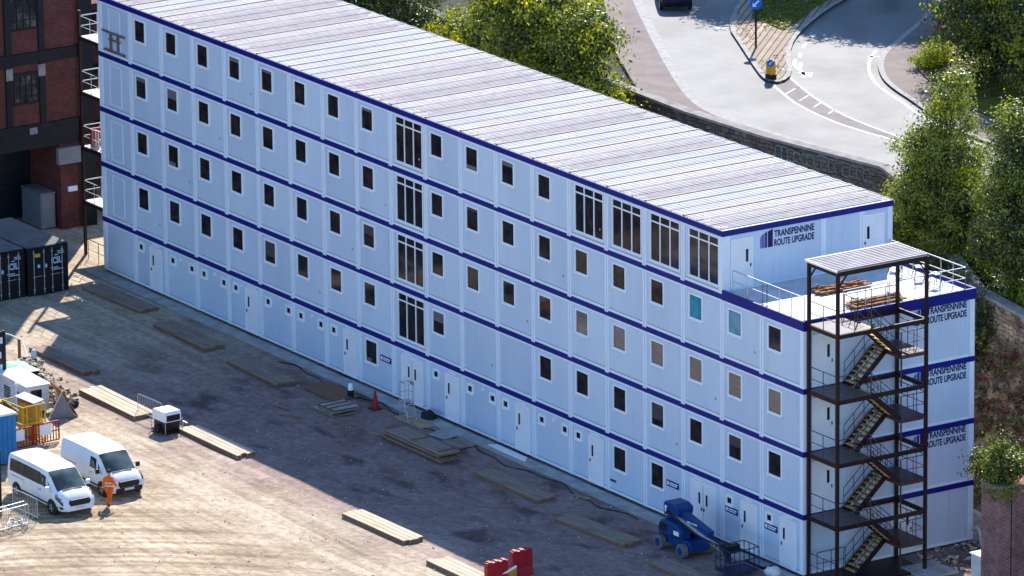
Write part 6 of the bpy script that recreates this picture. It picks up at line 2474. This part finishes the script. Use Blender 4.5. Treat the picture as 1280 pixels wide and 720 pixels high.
# big trees top right
tree('large dark broadleaf tree standing over the footway at the top right', (22.0, 42.0, 9.0),
     [(-1.2, 0, 3.6, 2.6, 2.4, 2.4), (2.2, -0.2, 3.4, 2.8, 2.4, 2.6), (-1.8, 0.2, 6.2, 2.4, 2.3, 2.0), (1.8, 0.2, 6.8, 3.0, 2.6, 2.4), (5.5, 0, 4.6, 2.8, 2.4, 3.0), (4.8, 0.4, 7.6, 2.6, 2.4, 2.2), (0.5, 0, 1.6, 3.0, 1.8, 1.4), (4.6, 0, 1.4, 2.6, 1.8, 1.5)],
     ['lf_dark', 'lf_dark', 'lf_mid', 'lf_lime'], 820, 62, 0.42, 0.115, 21, 0.4, mw=(0.45, 0.2, 0.2, 0.15))
tree('lime green tree at the top right corner of the picture', (28.6, 40.6, 9.0),
     [(-0.6, -0.4, 4.4, 2.2, 2.0, 2.2), (1.8, -0.4, 5.2, 2.2, 2.0, 2.2), (0.4, 0, 7.2, 2.4, 2.0, 1.8), (1.0, -.3, 2.2, 2.6, 2.0, 1.8)], GRN, 420, 60, 0.38, 0.11, 22, 0.3, mw=(0.25, 0.35, 0.4))
tree('bright green bush in the verge below the big dark tree', (18.6, 40.6, 9.1),
     [(0, 0, 0.7, 0.5, 0.7, 0.7), (0.3, -.8, 0.6, .6, .6, .6), (-.3, .9, .5, .5, .5, .5)], ['lf_yel', 'lf_lime', 'lf_mid'], 60, 40, 0.2, 0.085, 23, 0.06, name='bush', cat='bush')
# the trees beyond the top of the frame whose shade falls on the road
for i, (x, y, h) in enumerate(((-1.5, 48.8, 9.5), (2.6, 49.6, 9.0), (-6.5, 46.5, 9.6), (6.0, 54.0, 9.4), (-3.5, 54, 11), (1.0, 53.5, 12.0))):
    tree('dark broadleaf tree beyond the island whose shade falls across the far carriageway', (x + 1.1, y - 0.9, 9.0),
         [(0, 0, h - 1.5, 2.6, 2.6, 2.0), (2.0, 0.5, h - 3, 2.2, 2.2, 1.6), (-2.0, -0.3, h - 3, 2.2, 2.2, 1.6), (0, 0.3, h - 3.6, 2.2, 2.2, 1.4)],
         GRN, 420, 60, 0.45, 0.16, 30 + i, 0.35, group='broadleaf trees beyond the far carriageway')

# bank vegetation, lawn blades: uncountable stuff
g = np.random.default_rng(5)
P_ = []
for k in range(1700):
    x = g.uniform(54, 78)
    i = int(np.clip((x - 34) / 58 * (NX - 1), 0, NX - 1))
    j = int(g.uniform(2, NY - 1))
    v_ = bv[i * NY + j]
    s_ = j / NY
    kind = g.choice(3, p=[0.40, 0.48, 0.12] if s_ > 0.55 else [0.76, 0.22, 0.02])
    n_ = int(g.uniform(8, 26))
    q = np.array(v_) + g.normal(size=(n_, 3)) * np.array([0.26, 0.2, 0.12]) + np.array([0, 0, 0.16])
    P_.append(np.column_stack([q, np.full(n_, kind), np.tile([0, -0.3, 0.5], (n_, 1))]))
tag(leaves('bank_vegetation', np.concatenate(P_), 0.12, ['lf_dry', 'lf_bank', 'lf_red'], 6), kind='stuff')


def bank_rock(rr):
    v_ = bv[rr.randrange(int((54 - 34) / 58 * NX), int((78 - 34) / 58 * NX)) * NY + rr.randrange(2, NY)]
    return v_[0], v_[1] - 0.05, v_[2] + 0.02, rr.choice((0.06, 0.09, 0.13, 0.2, 0.28))


chunks('bank_rocks', None, None, 420, bank_rock, 'stonerock', 51)


def in_poly(poly, x, y):
    r_ = False
    for (x1, y1), (x2, y2) in zip(poly, poly[1:] + poly[:1]):
        if (y1 > y) != (y2 > y) and x < (x2 - x1) * (y - y1) / (y2 - y1) + x1:
            r_ = not r_
    return r_


LAWN = [(-3.0, 45.0), (1.0, 41.2), (4.0, 38.9), (7.4, 38.6), (6.4, 40.2), (4.0, 43.2), (1.6, 46.8), (-4.5, 56)]
P_ = []
while len(P_) < 9000:
    x, y = g.uniform(-5, 8), g.uniform(38, 56)
    if in_poly(LAWN, x, y):
        P_.append((x, y, 9.16 + g.uniform(0, 0.05), 0, 0, 0, 0.6))
for k in range(2600):          # weeds in the cobbles
    x, y = g.uniform(0, 17), g.uniform(31, 42)
    if in_poly(ISL, x, y) and math.sin(x * 1.3 + y) + g.normal() * 0.5 > 0.25:
        P_.append((x, y, 9.15, 1, 0, 0, 0.6))
for k in range(5000):          # verge by the footway
    x = g.uniform(13.5, 26)
    y = 41.8 - 0.62 * (x - 15.5) + g.uniform(0.2, 4.5)
    P_.append((x, y, 9.2, int(g.random() < 0.5), 0, 0, 0.6))
tag(leaves('grass', np.array(P_), 0.085, ['lf_lawn', 'lf_dry'], 8, upbias=0.5), kind='stuff')
P_ = []
for k in range(7000):          # ground cover on the plateau under the trees
    x = g.uniform(40, 64)
    y = 21.4 - 0.30 * (x - 45) + g.uniform(-0.3, 5.5)
    P_.append((x, y, 8.0 + 0.1 * g.random() + 0.12 * max(0, min(6, y - 19)) * 0.9, g.choice(3), 0, 0, 0.6))
tag(leaves('ground_cover', np.array(P_), 0.16, ['lf_dark', 'lf_dark', 'lf_mid'], 9), kind='stuff')
